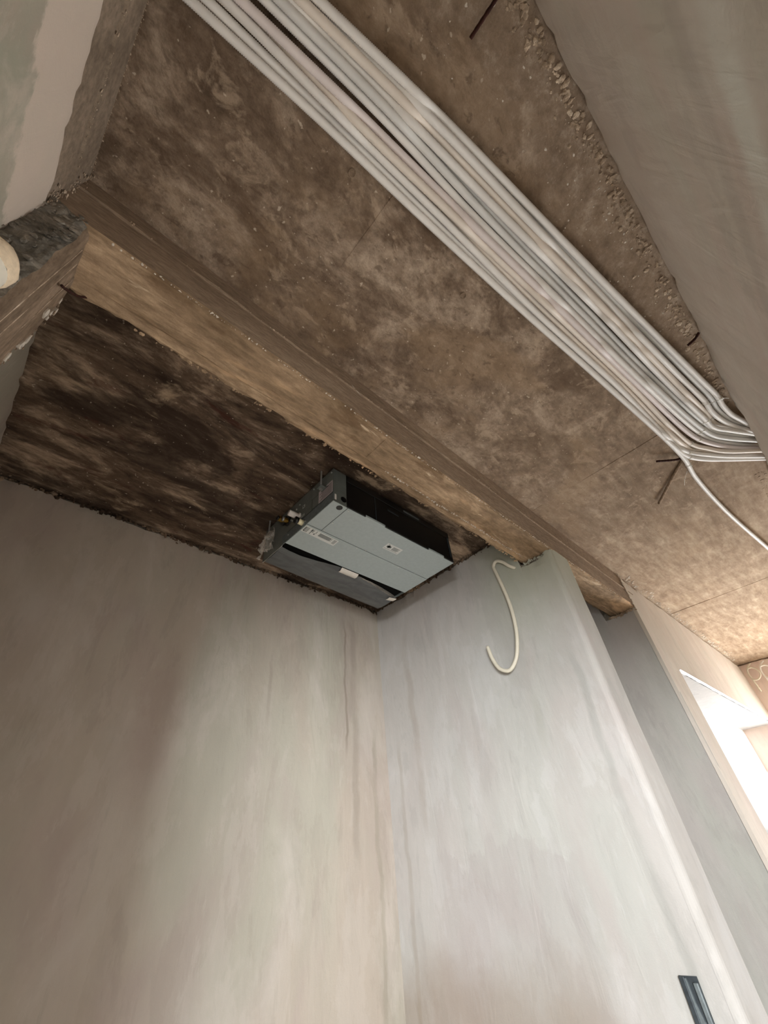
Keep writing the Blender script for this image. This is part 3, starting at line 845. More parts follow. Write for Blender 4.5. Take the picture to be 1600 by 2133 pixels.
# ---------------------------------------------------------------- conduits under the slab
CONDUITS = [
    [[-0.3099,0.1769,1.4196],[-0.2621,0.1718,1.4194],[-0.2143,0.1666,1.4192],[-0.1666,0.1614,1.419],[-0.1189,0.1561,1.4188],[-0.0711,0.1509,1.4187],[-0.0234,0.1458,1.4185],[0.0243,0.1409,1.4183],[0.072,0.1361,1.4181],[0.1198,0.1317,1.4179],[0.1676,0.1276,1.4178],[0.2153,0.1236,1.4176],[0.2631,0.1196,1.4175],[0.3108,0.1155,1.4173],[0.3585,0.1113,1.4171],[0.4062,0.1068,1.4169],[0.4539,0.1022,1.4167],[0.5015,0.0975,1.4164],[0.5491,0.0928,1.4162],[0.5966,0.088,1.4159],[0.6442,0.0831,1.4157],[0.6917,0.0782,1.4155],[0.7392,0.0732,1.4153],[0.7867,0.0682,1.4152],[0.8343,0.063,1.415],[0.8817,0.0578,1.4148],[0.9292,0.0524,1.4147],[0.9767,0.0469,1.4145],[1.0242,0.0412,1.4144],[1.0717,0.0354,1.4143],[1.1191,0.0296,1.4142],[1.1666,0.0239,1.4141],[1.2139,0.0183,1.4139],[1.261,0.0128,1.4135],[1.3079,0.0075,1.4129],[1.3544,0.0023,1.4121],[1.4004,-0.003,1.411],[1.4459,-0.0083,1.4096],[1.4909,-0.0136,1.4079],[1.5354,-0.0189,1.406],[1.5797,-0.0241,1.4039],[1.6238,-0.0293,1.402],[1.6679,-0.0345,1.4001],[1.714,-0.0395,1.4],[1.7602,-0.0445,1.4],[1.8064,-0.0493,1.4],[1.8527,-0.0539,1.4],[1.8991,-0.0583,1.4],[1.9457,-0.0624,1.4],[1.9925,-0.066,1.4],[2.0397,-0.0689,1.4],[2.0877,-0.0707,1.4],[2.1414,-0.0698,1.4028],[2.2008,-0.0664,1.4081],[2.2583,-0.0646,1.4126],[2.3129,-0.0652,1.4159],[2.3652,-0.0665,1.4182],[2.4157,-0.0682,1.4197],[2.465,-0.0703,1.4205],[2.5134,-0.0727,1.4209],[2.5614,-0.0753,1.421],[2.6092,-0.0782,1.4212],[2.657,-0.0813,1.4212],[2.7048,-0.0847,1.4213],[2.7528,-0.0882,1.4213],[2.8008,-0.0921,1.4214],[2.8488,-0.0963,1.4214],[2.8967,-0.1008,1.4215],[2.9446,-0.1055,1.4215],[2.9925,-0.1104,1.4215],[3.0403,-0.1154,1.4215],[3.0882,-0.1205,1.4215],[3.136,-0.1256,1.4215],[3.1838,-0.1308,1.4215],[3.2316,-0.1361,1.4215],[3.2794,-0.1413,1.4215],[3.3272,-0.1464,1.4215],[3.375,-0.1516,1.4215],[3.4228,-0.1566,1.4215],[3.4707,-0.1616,1.4215],[3.5185,-0.1664,1.4215],[3.5663,-0.1713,1.4215],[3.6142,-0.1762,1.4215],[3.662,-0.181,1.4215],[3.7099,-0.1859,1.4215],[3.7577,-0.1908,1.4215],[3.8055,-0.1957,1.4215],[3.8534,-0.2005,1.4215],[3.9012,-0.2054,1.4215],[3.9491,-0.2103,1.4215],[3.9969,-0.2151,1.4215],[4.0447,-0.22,1.4215],[4.0926,-0.2249,1.4215],[4.1404,-0.2297,1.4215],[4.1883,-0.2346,1.4215],[4.2361,-0.2395,1.4215],[4.2839,-0.2443,1.4215],[4.3318,-0.2492,1.4215],[4.3796,-0.2541,1.4215],[4.4274,-0.2589,1.4215],[4.4753,-0.2638,1.4215],[4.5231,-0.2687,1.4215],[4.571,-0.2735,1.4215],[4.5949,-0.276,1.4215]],
    [[-0.3086,0.1549,1.4252],[-0.2613,0.1507,1.4267],[-0.214,0.1466,1.4287],[-0.1665,0.1424,1.4304],[-0.1188,0.1381,1.4318],[-0.0711,0.1338,1.4328],[-0.0232,0.1295,1.4336],[0.0247,0.1252,1.434],[0.0726,0.121,1.4343],[0.1205,0.1169,1.4344],[0.1684,0.1129,1.4345],[0.2164,0.1091,1.4345],[0.2643,0.1052,1.4345],[0.3123,0.1013,1.4345],[0.3602,0.0974,1.4345],[0.4081,0.0932,1.4345],[0.4561,0.089,1.4345],[0.504,0.0848,1.4345],[0.5519,0.0805,1.4345],[0.5998,0.0762,1.4345],[0.6477,0.0719,1.4345],[0.6956,0.0674,1.4345],[0.7435,0.0629,1.4345],[0.7914,0.0583,1.4345],[0.8392,0.0535,1.4345],[0.8871,0.0485,1.4345],[0.9349,0.0433,1.4345],[0.9826,0.0379,1.4345],[1.0304,0.0322,1.4345],[1.078,0.0265,1.4345],[1.1257,0.0206,1.4345],[1.1734,0.0147,1.4345],[1.2211,0.0089,1.4345],[1.2689,0.0031,1.4345],[1.3168,-0.0025,1.4345],[1.3648,-0.008,1.4345],[1.4129,-0.0131,1.4345],[1.4613,-0.0177,1.4345],[1.5098,-0.022,1.4345],[1.5585,-0.0261,1.4345],[1.6073,-0.0301,1.4345],[1.6561,-0.0341,1.4344],[1.7046,-0.0381,1.4341],[1.752,-0.0421,1.4328],[1.7973,-0.0463,1.4299],[1.832,-0.0503,1.419],[1.8552,-0.0543,1.4],[1.9027,-0.0595,1.4],[1.9499,-0.0653,1.4],[1.9967,-0.0721,1.4],[2.0425,-0.0808,1.4],[2.0856,-0.0931,1.4],[2.1246,-0.111,1.4007],[2.1733,-0.1349,1.4082],[2.2226,-0.1632,1.4154],[2.2695,-0.1942,1.4215],[2.3141,-0.2251,1.4261],[2.3562,-0.2565,1.4294],[2.3962,-0.2882,1.4316],[2.4348,-0.3199,1.4329],[2.4724,-0.3514,1.4336],[2.5094,-0.3826,1.4339]],
    [[-0.3026,0.1274,1.4142],[-0.2548,0.1239,1.4136],[-0.2068,0.1204,1.412],[-0.1589,0.1169,1.4099],[-0.1112,0.1134,1.4077],[-0.0635,0.1099,1.4053],[-0.016,0.1065,1.4027],[0.0312,0.1029,1.4001],[0.0785,0.0993,1.4],[0.1262,0.096,1.4052],[0.1745,0.0925,1.4125],[0.2222,0.0884,1.4133],[0.27,0.0842,1.4138],[0.3177,0.08,1.4143],[0.3655,0.0758,1.4148],[0.4133,0.0717,1.4152],[0.4612,0.0677,1.4156],[0.5091,0.0639,1.4161],[0.5571,0.0602,1.4166],[0.6051,0.0566,1.4172],[0.6532,0.053,1.4176],[0.7012,0.0492,1.418],[0.7492,0.0454,1.4183],[0.7971,0.0414,1.4185],[0.845,0.0371,1.4186],[0.8927,0.0326,1.4186],[0.9405,0.0277,1.4185],[0.9881,0.0224,1.4183],[1.0356,0.0168,1.4181],[1.0831,0.011,1.4178],[1.1306,0.0051,1.4175],[1.1779,-0.0009,1.4171],[1.2252,-0.0068,1.4168],[1.2724,-0.0126,1.4164],[1.3196,-0.0182,1.4161],[1.3669,-0.0236,1.416],[1.4144,-0.0285,1.4161],[1.462,-0.0328,1.4164],[1.5094,-0.0366,1.4167],[1.5567,-0.0402,1.417],[1.6039,-0.0437,1.4172],[1.6508,-0.0471,1.4172],[1.6972,-0.0506,1.4169],[1.7428,-0.0541,1.416],[1.7847,-0.0577,1.4121],[1.8172,-0.0614,1.4013],[1.8617,-0.0659,1.4],[1.9318,-0.072,1.4174],[1.9709,-0.0781,1.4118],[2.0032,-0.086,1.4014],[2.0596,-0.0997,1.4078],[2.1086,-0.1255,1.4097],[2.1524,-0.1528,1.4105],[2.1935,-0.1788,1.4113],[2.2332,-0.2057,1.4118],[2.2721,-0.2341,1.4122],[2.3101,-0.2639,1.4125],[2.3475,-0.2942,1.4128],[2.3847,-0.3246,1.4129],[2.4219,-0.3547,1.413],[2.4499,-0.3772,1.413]],
    [[-0.3078,0.1349,1.4345],[-0.2599,0.1299,1.4345],[-0.2121,0.1248,1.4345],[-0.1643,0.1198,1.4345],[-0.1164,0.1147,1.4345],[-0.0686,0.1095,1.4345],[-0.0208,0.1044,1.4345],[0.0271,0.0993,1.4345],[0.0749,0.0943,1.4345],[0.1228,0.0894,1.4345],[0.1706,0.0846,1.4345],[0.2185,0.0798,1.4345],[0.2664,0.0751,1.4345],[0.3142,0.0705,1.4345],[0.3621,0.0658,1.4345],[0.41,0.0612,1.4345],[0.4579,0.0565,1.4345],[0.5058,0.0519,1.4345],[0.5536,0.0474,1.4345],[0.6015,0.0428,1.4345],[0.6494,0.0383,1.4345],[0.6973,0.0338,1.4345],[0.7452,0.0292,1.4345],[0.7931,0.0247,1.4345],[0.841,0.02,1.4345],[0.8888,0.0153,1.4345],[0.9367,0.0105,1.4345],[0.9845,0.0055,1.4345],[1.0323,0.0005,1.4345],[1.0801,-0.0046,1.4345],[1.1278,-0.0097,1.4345],[1.1756,-0.0149,1.4345],[1.2234,-0.0201,1.4345],[1.2712,-0.0253,1.4345],[1.319,-0.0306,1.4345],[1.367,-0.0358,1.4345],[1.415,-0.041,1.4345],[1.4631,-0.0458,1.4343],[1.5115,-0.0503,1.4341],[1.5599,-0.0545,1.4338],[1.6084,-0.0586,1.4334],[1.6568,-0.0627,1.433],[1.7048,-0.0668,1.4321],[1.7512,-0.0709,1.4299],[1.7929,-0.0751,1.4242],[1.8273,-0.0791,1.4131],[1.8663,-0.0837,1.4062],[1.909,-0.0891,1.4025],[1.9643,-0.0959,1.4084],[2.0294,-0.1051,1.4215],[2.0857,-0.1183,1.4302],[2.1227,-0.1413,1.4324],[2.1626,-0.1657,1.4331],[2.2043,-0.1909,1.4335],[2.2459,-0.2173,1.4339],[2.2858,-0.2453,1.4341],[2.3237,-0.2752,1.4342],[2.3605,-0.3064,1.4344],[2.3969,-0.3379,1.4344],[2.4337,-0.3689,1.4344],[2.4522,-0.3843,1.4345]],
    [[-0.3032,0.1064,1.4289],[-0.2561,0.1035,1.4285],[-0.2087,0.1005,1.4274],[-0.1612,0.0974,1.4257],[-0.1137,0.0945,1.4236],[-0.0661,0.0918,1.4212],[-0.0185,0.0889,1.4188],[0.0291,0.086,1.4173],[0.0763,0.0822,1.4081],[0.1231,0.0781,1.4],[0.1702,0.074,1.4],[0.2174,0.0695,1.4002],[0.2645,0.0646,1.4004],[0.3115,0.0596,1.4005],[0.3585,0.0544,1.4003],[0.4053,0.0492,1.4],[0.4523,0.0441,1.4],[0.4993,0.0389,1.4],[0.5499,0.034,1.4092],[0.5992,0.0287,1.414],[0.6468,0.0234,1.4143],[0.6943,0.018,1.4143],[0.7416,0.0125,1.4141],[0.7887,0.0071,1.4135],[0.8317,0.0016,1.406],[0.8752,-0.0037,1.4],[0.9221,-0.009,1.4],[0.9772,-0.0144,1.4116],[1.0275,-0.0198,1.4156],[1.0767,-0.0252,1.4178],[1.126,-0.0306,1.4198],[1.1753,-0.036,1.4217],[1.2246,-0.0414,1.4235],[1.2738,-0.0468,1.4251],[1.3226,-0.0521,1.4261],[1.3707,-0.0575,1.4265],[1.4186,-0.0627,1.4267],[1.4662,-0.0677,1.4267],[1.5133,-0.072,1.4264],[1.5599,-0.076,1.4258],[1.6057,-0.0798,1.4246],[1.6506,-0.0834,1.4229],[1.6948,-0.087,1.4206],[1.7381,-0.0907,1.4178],[1.7807,-0.0945,1.4147],[1.829,-0.099,1.4161],[1.8809,-0.1043,1.4201],[1.9301,-0.1102,1.4219],[1.9779,-0.1174,1.4224],[2.0235,-0.1271,1.4211],[2.067,-0.1431,1.4179],[2.1074,-0.167,1.4135],[2.143,-0.1886,1.4082],[2.1747,-0.2106,1.4021],[2.2101,-0.2372,1.4],[2.2465,-0.2673,1.4],[2.2818,-0.2988,1.4],[2.3169,-0.3304,1.4],[2.3526,-0.3615,1.4],[2.3705,-0.3769,1.4]],
    [[-0.2993,0.1125,1.4],[-0.2523,0.1069,1.4],[-0.2052,0.1012,1.4],[-0.1581,0.0956,1.4],[-0.1111,0.0899,1.4],[-0.064,0.0842,1.4],[-0.017,0.0785,1.4],[0.0301,0.0728,1.4],[0.0772,0.0672,1.4],[0.125,0.0621,1.4087],[0.1733,0.0571,1.4162],[0.2211,0.052,1.4169],[0.2689,0.047,1.417],[0.3165,0.042,1.4167],[0.364,0.0371,1.4159],[0.4113,0.0321,1.4146],[0.4582,0.027,1.4123],[0.5024,0.0216,1.403],[0.5484,0.0163,1.4],[0.5955,0.011,1.4],[0.6426,0.0056,1.4],[0.6897,0.0002,1.4],[0.7368,-0.0052,1.4],[0.7839,-0.0106,1.4],[0.831,-0.016,1.4],[0.8832,-0.0216,1.4081],[0.9252,-0.0268,1.4],[0.9723,-0.0321,1.4],[1.0194,-0.0374,1.4],[1.0666,-0.0426,1.4],[1.1138,-0.0477,1.4],[1.161,-0.0528,1.4],[1.2082,-0.0579,1.4],[1.2656,-0.0636,1.4114],[1.3153,-0.069,1.4137],[1.3633,-0.0745,1.4143],[1.4113,-0.0801,1.4149],[1.4594,-0.0858,1.4157],[1.5076,-0.0911,1.4167],[1.5558,-0.0963,1.4179],[1.6044,-0.1014,1.4195],[1.6532,-0.1065,1.4212],[1.7015,-0.1116,1.4225],[1.7492,-0.1169,1.4233],[1.7963,-0.1224,1.4236],[1.8426,-0.1283,1.4233],[1.8881,-0.1347,1.4223],[1.933,-0.142,1.4208],[1.9775,-0.1509,1.4189],[2.0222,-0.1632,1.4167],[2.0678,-0.1809,1.4145],[2.113,-0.2019,1.4134],[2.1573,-0.2232,1.414],[2.1995,-0.2469,1.4148],[2.2385,-0.2734,1.4143],[2.2754,-0.302,1.4134],[2.3124,-0.3314,1.413],[2.3345,-0.3581,1.4035],[2.3761,-0.3816,1.4113]],
    [[-0.3005,0.0813,1.4127],[-0.2531,0.0761,1.4131],[-0.2057,0.071,1.4138],[-0.1583,0.0658,1.4149],[-0.1108,0.0606,1.4159],[-0.0633,0.0552,1.417],[-0.0157,0.0497,1.418],[0.0319,0.0442,1.4189],[0.0796,0.0389,1.4197],[0.1274,0.0339,1.4204],[0.1753,0.0292,1.4211],[0.2233,0.0251,1.4217],[0.2713,0.0216,1.4224],[0.3195,0.0184,1.423],[0.3676,0.0153,1.4236],[0.4157,0.012,1.4239],[0.4634,0.0084,1.4229],[0.51,0.0043,1.4192],[0.5562,-0.0004,1.4152],[0.603,-0.0053,1.4134],[0.6502,-0.0105,1.4126],[0.6972,-0.0159,1.4119],[0.7443,-0.0214,1.4112],[0.7918,-0.027,1.4114],[0.8342,-0.0324,1.403],[0.8794,-0.0379,1.4],[0.9268,-0.0434,1.4005],[0.9801,-0.0491,1.4096],[1.0267,-0.0544,1.4086],[1.0739,-0.0596,1.4083],[1.121,-0.0648,1.4079],[1.1686,-0.07,1.4081],[1.2091,-0.0747,1.4001],[1.2561,-0.08,1.4],[1.3032,-0.0853,1.4],[1.3501,-0.0907,1.4],[1.397,-0.0964,1.4],[1.4438,-0.1022,1.4],[1.4903,-0.1081,1.4],[1.5437,-0.1144,1.4066],[1.5954,-0.1207,1.4114],[1.646,-0.127,1.4152],[1.6962,-0.1333,1.4185],[1.7461,-0.1397,1.4215],[1.7955,-0.1463,1.424],[1.8446,-0.1531,1.426],[1.8935,-0.1603,1.4276],[1.9426,-0.1681,1.429],[1.9926,-0.1772,1.4305],[2.0459,-0.189,1.432],[2.0989,-0.2056,1.4334],[2.1439,-0.2262,1.4342],[2.1863,-0.2501,1.4345],[2.2275,-0.2757,1.4345],[2.2682,-0.3021,1.4345],[2.3088,-0.3286,1.4345],[2.338,-0.3532,1.4275],[2.3348,-0.3722,1.4012],[2.3429,-0.3782,1.4]],
    [[-0.2994,0.063,1.4],[-0.2525,0.0578,1.4],[-0.2055,0.0526,1.4],[-0.1585,0.0474,1.4],[-0.1115,0.0422,1.4],[-0.0645,0.0369,1.4],[-0.0175,0.0315,1.4],[0.0294,0.026,1.4],[0.0764,0.0207,1.4],[0.1234,0.0155,1.4],[0.1704,0.0106,1.4],[0.2178,0.0059,1.4018],[0.2667,0.0018,1.4111],[0.3146,-0.0021,1.413],[0.3625,-0.0058,1.4141],[0.4104,-0.0096,1.4151],[0.4583,-0.0134,1.416],[0.5064,-0.0175,1.4173],[0.5546,-0.022,1.4187],[0.6025,-0.0268,1.4192],[0.6502,-0.0317,1.4194],[0.698,-0.0367,1.4195],[0.7457,-0.0419,1.4196],[0.7934,-0.0471,1.4197],[0.8411,-0.0523,1.4198],[0.8888,-0.0576,1.4198],[0.9365,-0.0629,1.4199],[0.9842,-0.0681,1.42],[1.032,-0.0733,1.4202],[1.08,-0.0784,1.4204],[1.1279,-0.0835,1.4206],[1.1756,-0.0884,1.4205],[1.2229,-0.0934,1.42],[1.2701,-0.0984,1.4193],[1.3172,-0.1035,1.4186],[1.3642,-0.1088,1.4179],[1.4109,-0.1142,1.4172],[1.4563,-0.1197,1.4153],[1.4914,-0.1247,1.404],[1.5334,-0.1303,1.4],[1.5793,-0.1363,1.4],[1.6251,-0.1424,1.4],[1.6732,-0.1488,1.4021],[1.7211,-0.1553,1.4041],[1.7686,-0.162,1.4056],[1.8158,-0.169,1.4067],[1.863,-0.1764,1.4076],[1.9105,-0.1845,1.4083],[1.9593,-0.1941,1.4089],[2.011,-0.206,1.4093],[2.0598,-0.2235,1.41],[2.1034,-0.2461,1.4111],[2.1451,-0.271,1.4122],[2.1859,-0.2976,1.4129],[2.2254,-0.3255,1.4133],[2.2645,-0.3534,1.4135],[2.3036,-0.3809,1.4136]],
    [[-0.311,0.0798,1.4345],[-0.2634,0.0724,1.4345],[-0.2158,0.0649,1.4345],[-0.1682,0.0575,1.4345],[-0.1206,0.05,1.4345],[-0.073,0.0424,1.4345],[-0.0255,0.0345,1.4345],[0.022,0.0266,1.4345],[0.0696,0.0188,1.4345],[0.1171,0.0113,1.4345],[0.1648,0.0042,1.4345],[0.2125,-0.0024,1.4345],[0.2603,-0.0083,1.4345],[0.3082,-0.0135,1.4345],[0.3561,-0.0182,1.4345],[0.4041,-0.0227,1.4345],[0.4521,-0.0271,1.4345],[0.5,-0.0316,1.4345],[0.548,-0.0363,1.4345],[0.5959,-0.0414,1.4345],[0.6437,-0.0466,1.4345],[0.6916,-0.0518,1.4345],[0.7394,-0.0571,1.4345],[0.7873,-0.0625,1.4345],[0.8351,-0.0678,1.4345],[0.883,-0.0732,1.4345],[0.9308,-0.0786,1.4345],[0.9787,-0.084,1.4345],[1.0267,-0.0894,1.4345],[1.0747,-0.0948,1.4345],[1.1228,-0.1001,1.4344],[1.1708,-0.1053,1.4342],[1.2188,-0.1104,1.434],[1.2669,-0.1156,1.4337],[1.3149,-0.1208,1.4334],[1.3629,-0.1262,1.433],[1.4108,-0.1317,1.4325],[1.4585,-0.1374,1.4319],[1.5059,-0.1434,1.431],[1.5528,-0.1497,1.4298],[1.5993,-0.1562,1.4282],[1.6454,-0.1629,1.4263],[1.6912,-0.1699,1.4241],[1.737,-0.1769,1.4221],[1.7832,-0.1842,1.4206],[1.8304,-0.1917,1.4201],[1.8786,-0.1994,1.4207],[1.9274,-0.2073,1.4225],[1.9751,-0.2143,1.425],[2.0209,-0.222,1.4277],[2.0672,-0.2381,1.43],[2.1123,-0.2611,1.4317],[2.1554,-0.2863,1.4328],[2.1964,-0.3133,1.4335],[2.2363,-0.3414,1.4339],[2.2759,-0.3693,1.4342],[2.2958,-0.383,1.4342]],
    [[-0.2961,0.0552,1.4152],[-0.2499,0.0492,1.4165],[-0.2028,0.043,1.4124],[-0.1559,0.0369,1.4089],[-0.1093,0.0308,1.4087],[-0.0628,0.0247,1.4103],[-0.016,0.0186,1.4147],[0.0311,0.0124,1.4164],[0.0784,0.0061,1.4155],[0.1258,-0.0001,1.415],[0.1728,-0.0062,1.411],[0.2186,-0.0121,1.4],[0.2657,-0.0179,1.4],[0.3131,-0.0236,1.4013],[0.3608,-0.0292,1.4036],[0.4084,-0.0347,1.4053],[0.4558,-0.0403,1.4061],[0.5029,-0.0459,1.4059],[0.5496,-0.0515,1.4048],[0.5959,-0.0572,1.4028],[0.6419,-0.0631,1.4004],[0.6887,-0.0691,1.4],[0.7378,-0.0754,1.4041],[0.7901,-0.082,1.4135],[0.838,-0.0882,1.4143],[0.8801,-0.0938,1.4057],[0.9235,-0.0995,1.4],[0.9704,-0.1054,1.4],[1.0247,-0.112,1.4099],[1.0741,-0.118,1.4127],[1.1115,-0.1224,1.4],[1.1586,-0.1277,1.4],[1.2058,-0.1328,1.4],[1.253,-0.1379,1.4],[1.3002,-0.1429,1.4],[1.3533,-0.1486,1.4062],[1.4067,-0.1544,1.4123],[1.457,-0.16,1.4151],[1.506,-0.1657,1.4166],[1.5534,-0.1715,1.4169],[1.5989,-0.1774,1.4158],[1.6421,-0.1832,1.4133],[1.6819,-0.1888,1.4082],[1.7178,-0.1941,1.4004],[1.7625,-0.2004,1.4],[1.808,-0.2068,1.4],[1.8543,-0.2134,1.4],[1.9027,-0.2199,1.4001],[1.9554,-0.2257,1.4001],[2.0017,-0.2425,1.4],[2.0418,-0.2667,1.4],[2.0825,-0.2908,1.4],[2.123,-0.3153,1.4],[2.1635,-0.3399,1.4],[2.204,-0.3644,1.4],[2.2243,-0.3766,1.4]],
    [[-0.3012,0.0434,1.4],[-0.2543,0.0368,1.4],[-0.2073,0.0302,1.4],[-0.1603,0.0235,1.4],[-0.1134,0.0169,1.4],[-0.0664,0.0103,1.4],[-0.0194,0.0036,1.4],[0.0275,-0.0032,1.4],[0.0745,-0.0099,1.4],[0.1214,-0.0166,1.4],[0.1684,-0.0232,1.4],[0.2154,-0.0296,1.4],[0.2652,-0.0361,1.4146],[0.3137,-0.0421,1.4188],[0.3617,-0.0479,1.4201],[0.4097,-0.0535,1.4209],[0.4576,-0.059,1.4211],[0.5053,-0.0645,1.4207],[0.5527,-0.07,1.4195],[0.5997,-0.0756,1.4178],[0.6463,-0.0813,1.4155],[0.6909,-0.0868,1.4093],[0.7334,-0.0921,1.4],[0.7805,-0.098,1.4],[0.8275,-0.1039,1.4],[0.8746,-0.1098,1.4],[0.9245,-0.116,1.4044],[0.9703,-0.1218,1.4023],[1.0158,-0.1274,1.4],[1.0629,-0.1333,1.4],[1.11,-0.1391,1.4],[1.1609,-0.1453,1.4046],[1.2047,-0.1506,1.4005],[1.2559,-0.1569,1.405],[1.3057,-0.1629,1.4075],[1.3482,-0.1681,1.4024],[1.3986,-0.1742,1.4055],[1.4495,-0.1804,1.4091],[1.4988,-0.1864,1.411],[1.5462,-0.1923,1.4112],[1.5909,-0.1978,1.4092],[1.6335,-0.2033,1.4056],[1.6762,-0.2088,1.4024],[1.7277,-0.2155,1.4066],[1.781,-0.2224,1.4123],[1.8331,-0.229,1.4171],[1.8839,-0.2351,1.4211],[1.931,-0.239,1.4237],[1.9751,-0.2423,1.426],[2.0217,-0.2589,1.4282],[2.0681,-0.281,1.4302],[2.1104,-0.3025,1.4296],[2.1406,-0.3231,1.4215],[2.1725,-0.344,1.4149],[2.213,-0.3658,1.4139],[2.2359,-0.3772,1.4151]],
    [[-0.3099,0.0484,1.4345],[-0.2631,0.0403,1.4339],[-0.2157,0.032,1.43],[-0.1685,0.0237,1.4257],[-0.1215,0.0155,1.423],[-0.0747,0.0074,1.4211],[-0.0278,-0.001,1.4194],[0.019,-0.0095,1.4183],[0.0658,-0.0181,1.4169],[0.1127,-0.0266,1.4157],[0.1599,-0.0349,1.4155],[0.2054,-0.0426,1.4038],[0.2518,-0.05,1.4],[0.2988,-0.0569,1.4],[0.346,-0.0633,1.4008],[0.3934,-0.0692,1.4019],[0.4407,-0.0749,1.4027],[0.4878,-0.0804,1.403],[0.5347,-0.0858,1.4026],[0.5813,-0.0913,1.4017],[0.6278,-0.097,1.4004],[0.6746,-0.1028,1.4],[0.723,-0.1089,1.4028],[0.7753,-0.1155,1.4123],[0.8241,-0.1217,1.4147],[0.8726,-0.1278,1.4164],[0.9211,-0.1339,1.4179],[0.969,-0.14,1.4185],[1.0165,-0.146,1.4183],[1.0637,-0.152,1.4178],[1.1106,-0.1579,1.417],[1.1569,-0.1639,1.4154],[1.2005,-0.1694,1.4108],[1.2396,-0.1744,1.4013],[1.2855,-0.1803,1.4],[1.3326,-0.1864,1.4],[1.3797,-0.1925,1.4],[1.4288,-0.199,1.402],[1.4801,-0.2057,1.406],[1.5307,-0.2125,1.4094],[1.5811,-0.2192,1.4126],[1.6299,-0.226,1.4147],[1.676,-0.2329,1.4155],[1.7199,-0.2397,1.4151],[1.763,-0.2459,1.4137],[1.808,-0.2506,1.4115],[1.8598,-0.2517,1.4096],[1.9094,-0.2572,1.4102],[1.9582,-0.2666,1.4121],[2.007,-0.2789,1.4139],[2.0547,-0.2943,1.4155],[2.0967,-0.3129,1.4142],[2.1248,-0.3318,1.4045],[2.1606,-0.3515,1.4],[2.2035,-0.3716,1.4],[2.2142,-0.3766,1.4]],
    [[-0.3022,0.0227,1.4345],[-0.2546,0.0158,1.4345],[-0.207,0.0089,1.4345],[-0.1594,0.0019,1.4345],[-0.1118,-0.005,1.4345],[-0.0642,-0.012,1.4345],[-0.0166,-0.0189,1.4345],[0.031,-0.026,1.4345],[0.0786,-0.033,1.4345],[0.1262,-0.04,1.4345],[0.1738,-0.047,1.4345],[0.2214,-0.0538,1.4345],[0.269,-0.0606,1.4345],[0.3167,-0.0673,1.4345],[0.3643,-0.0738,1.4345],[0.412,-0.0802,1.4345],[0.4597,-0.0865,1.4345],[0.5074,-0.0929,1.4345],[0.5551,-0.0992,1.4345],[0.6027,-0.1055,1.4345],[0.6504,-0.1119,1.4345],[0.6981,-0.1184,1.4345],[0.7457,-0.1248,1.4345],[0.7934,-0.1312,1.4345],[0.841,-0.1376,1.4345],[0.8886,-0.144,1.4345],[0.9363,-0.1505,1.4345],[0.9839,-0.157,1.4345],[1.0316,-0.1635,1.4345],[1.0792,-0.1701,1.4345],[1.1269,-0.1768,1.4344],[1.1747,-0.1835,1.4344],[1.2224,-0.1904,1.4343],[1.2702,-0.1974,1.4343],[1.318,-0.2045,1.4341],[1.3658,-0.2117,1.434],[1.4136,-0.2189,1.4339],[1.4615,-0.2261,1.4337],[1.5094,-0.2332,1.4335],[1.5573,-0.2403,1.4334],[1.6053,-0.2474,1.4332],[1.6535,-0.2542,1.433],[1.7021,-0.261,1.4329],[1.7516,-0.268,1.4328],[1.8009,-0.2744,1.4329],[1.8469,-0.2776,1.433],[1.8873,-0.2766,1.4333],[1.9354,-0.2809,1.4336],[1.9836,-0.289,1.4339],[2.0309,-0.3006,1.4343],[2.0768,-0.3156,1.4345],[2.1215,-0.3334,1.4345],[2.1661,-0.3515,1.4345],[2.2109,-0.369,1.4345],[2.2445,-0.3821,1.4345]],
    [[-0.299,0.0291,1.4134],[-0.2518,0.0209,1.4131],[-0.2045,0.0128,1.4128],[-0.1572,0.0047,1.4108],[-0.1098,-0.0034,1.4081],[-0.0627,-0.0115,1.4061],[-0.0158,-0.0196,1.4042],[0.031,-0.0278,1.4024],[0.0777,-0.036,1.4008],[0.1244,-0.0443,1.4],[0.1711,-0.0524,1.4],[0.2179,-0.0603,1.4],[0.267,-0.0686,1.4122],[0.3147,-0.0762,1.4143],[0.3622,-0.0833,1.4144],[0.4096,-0.0902,1.4146],[0.4572,-0.0969,1.4149],[0.5047,-0.1035,1.4151],[0.5523,-0.1101,1.4153],[0.5999,-0.1167,1.4155],[0.6475,-0.1235,1.4158],[0.6951,-0.1303,1.416],[0.7427,-0.1372,1.4163],[0.7904,-0.144,1.4166],[0.8381,-0.1509,1.417],[0.8858,-0.1578,1.4173],[0.9336,-0.1647,1.4176],[0.9813,-0.1716,1.4179],[1.0291,-0.1785,1.4182],[1.0768,-0.1855,1.4185],[1.1246,-0.1925,1.4187],[1.1723,-0.1995,1.4189],[1.22,-0.2066,1.4191],[1.2678,-0.2138,1.4192],[1.3156,-0.2209,1.4192],[1.3633,-0.2281,1.4192],[1.4111,-0.2353,1.4192],[1.4587,-0.2426,1.4191],[1.5064,-0.2498,1.419],[1.5539,-0.257,1.4191],[1.6014,-0.2641,1.4192],[1.6487,-0.2712,1.4195],[1.6953,-0.2783,1.4198],[1.74,-0.2856,1.4201],[1.7841,-0.2925,1.4203],[1.8325,-0.297,1.4205],[1.8878,-0.2978,1.4205],[1.9359,-0.3029,1.4203],[1.982,-0.3104,1.4199],[2.0275,-0.3231,1.4193],[2.0725,-0.3369,1.4186],[2.1175,-0.3477,1.4175],[2.1544,-0.3574,1.4111],[2.1836,-0.3658,1.4],[2.2297,-0.377,1.4]],
]
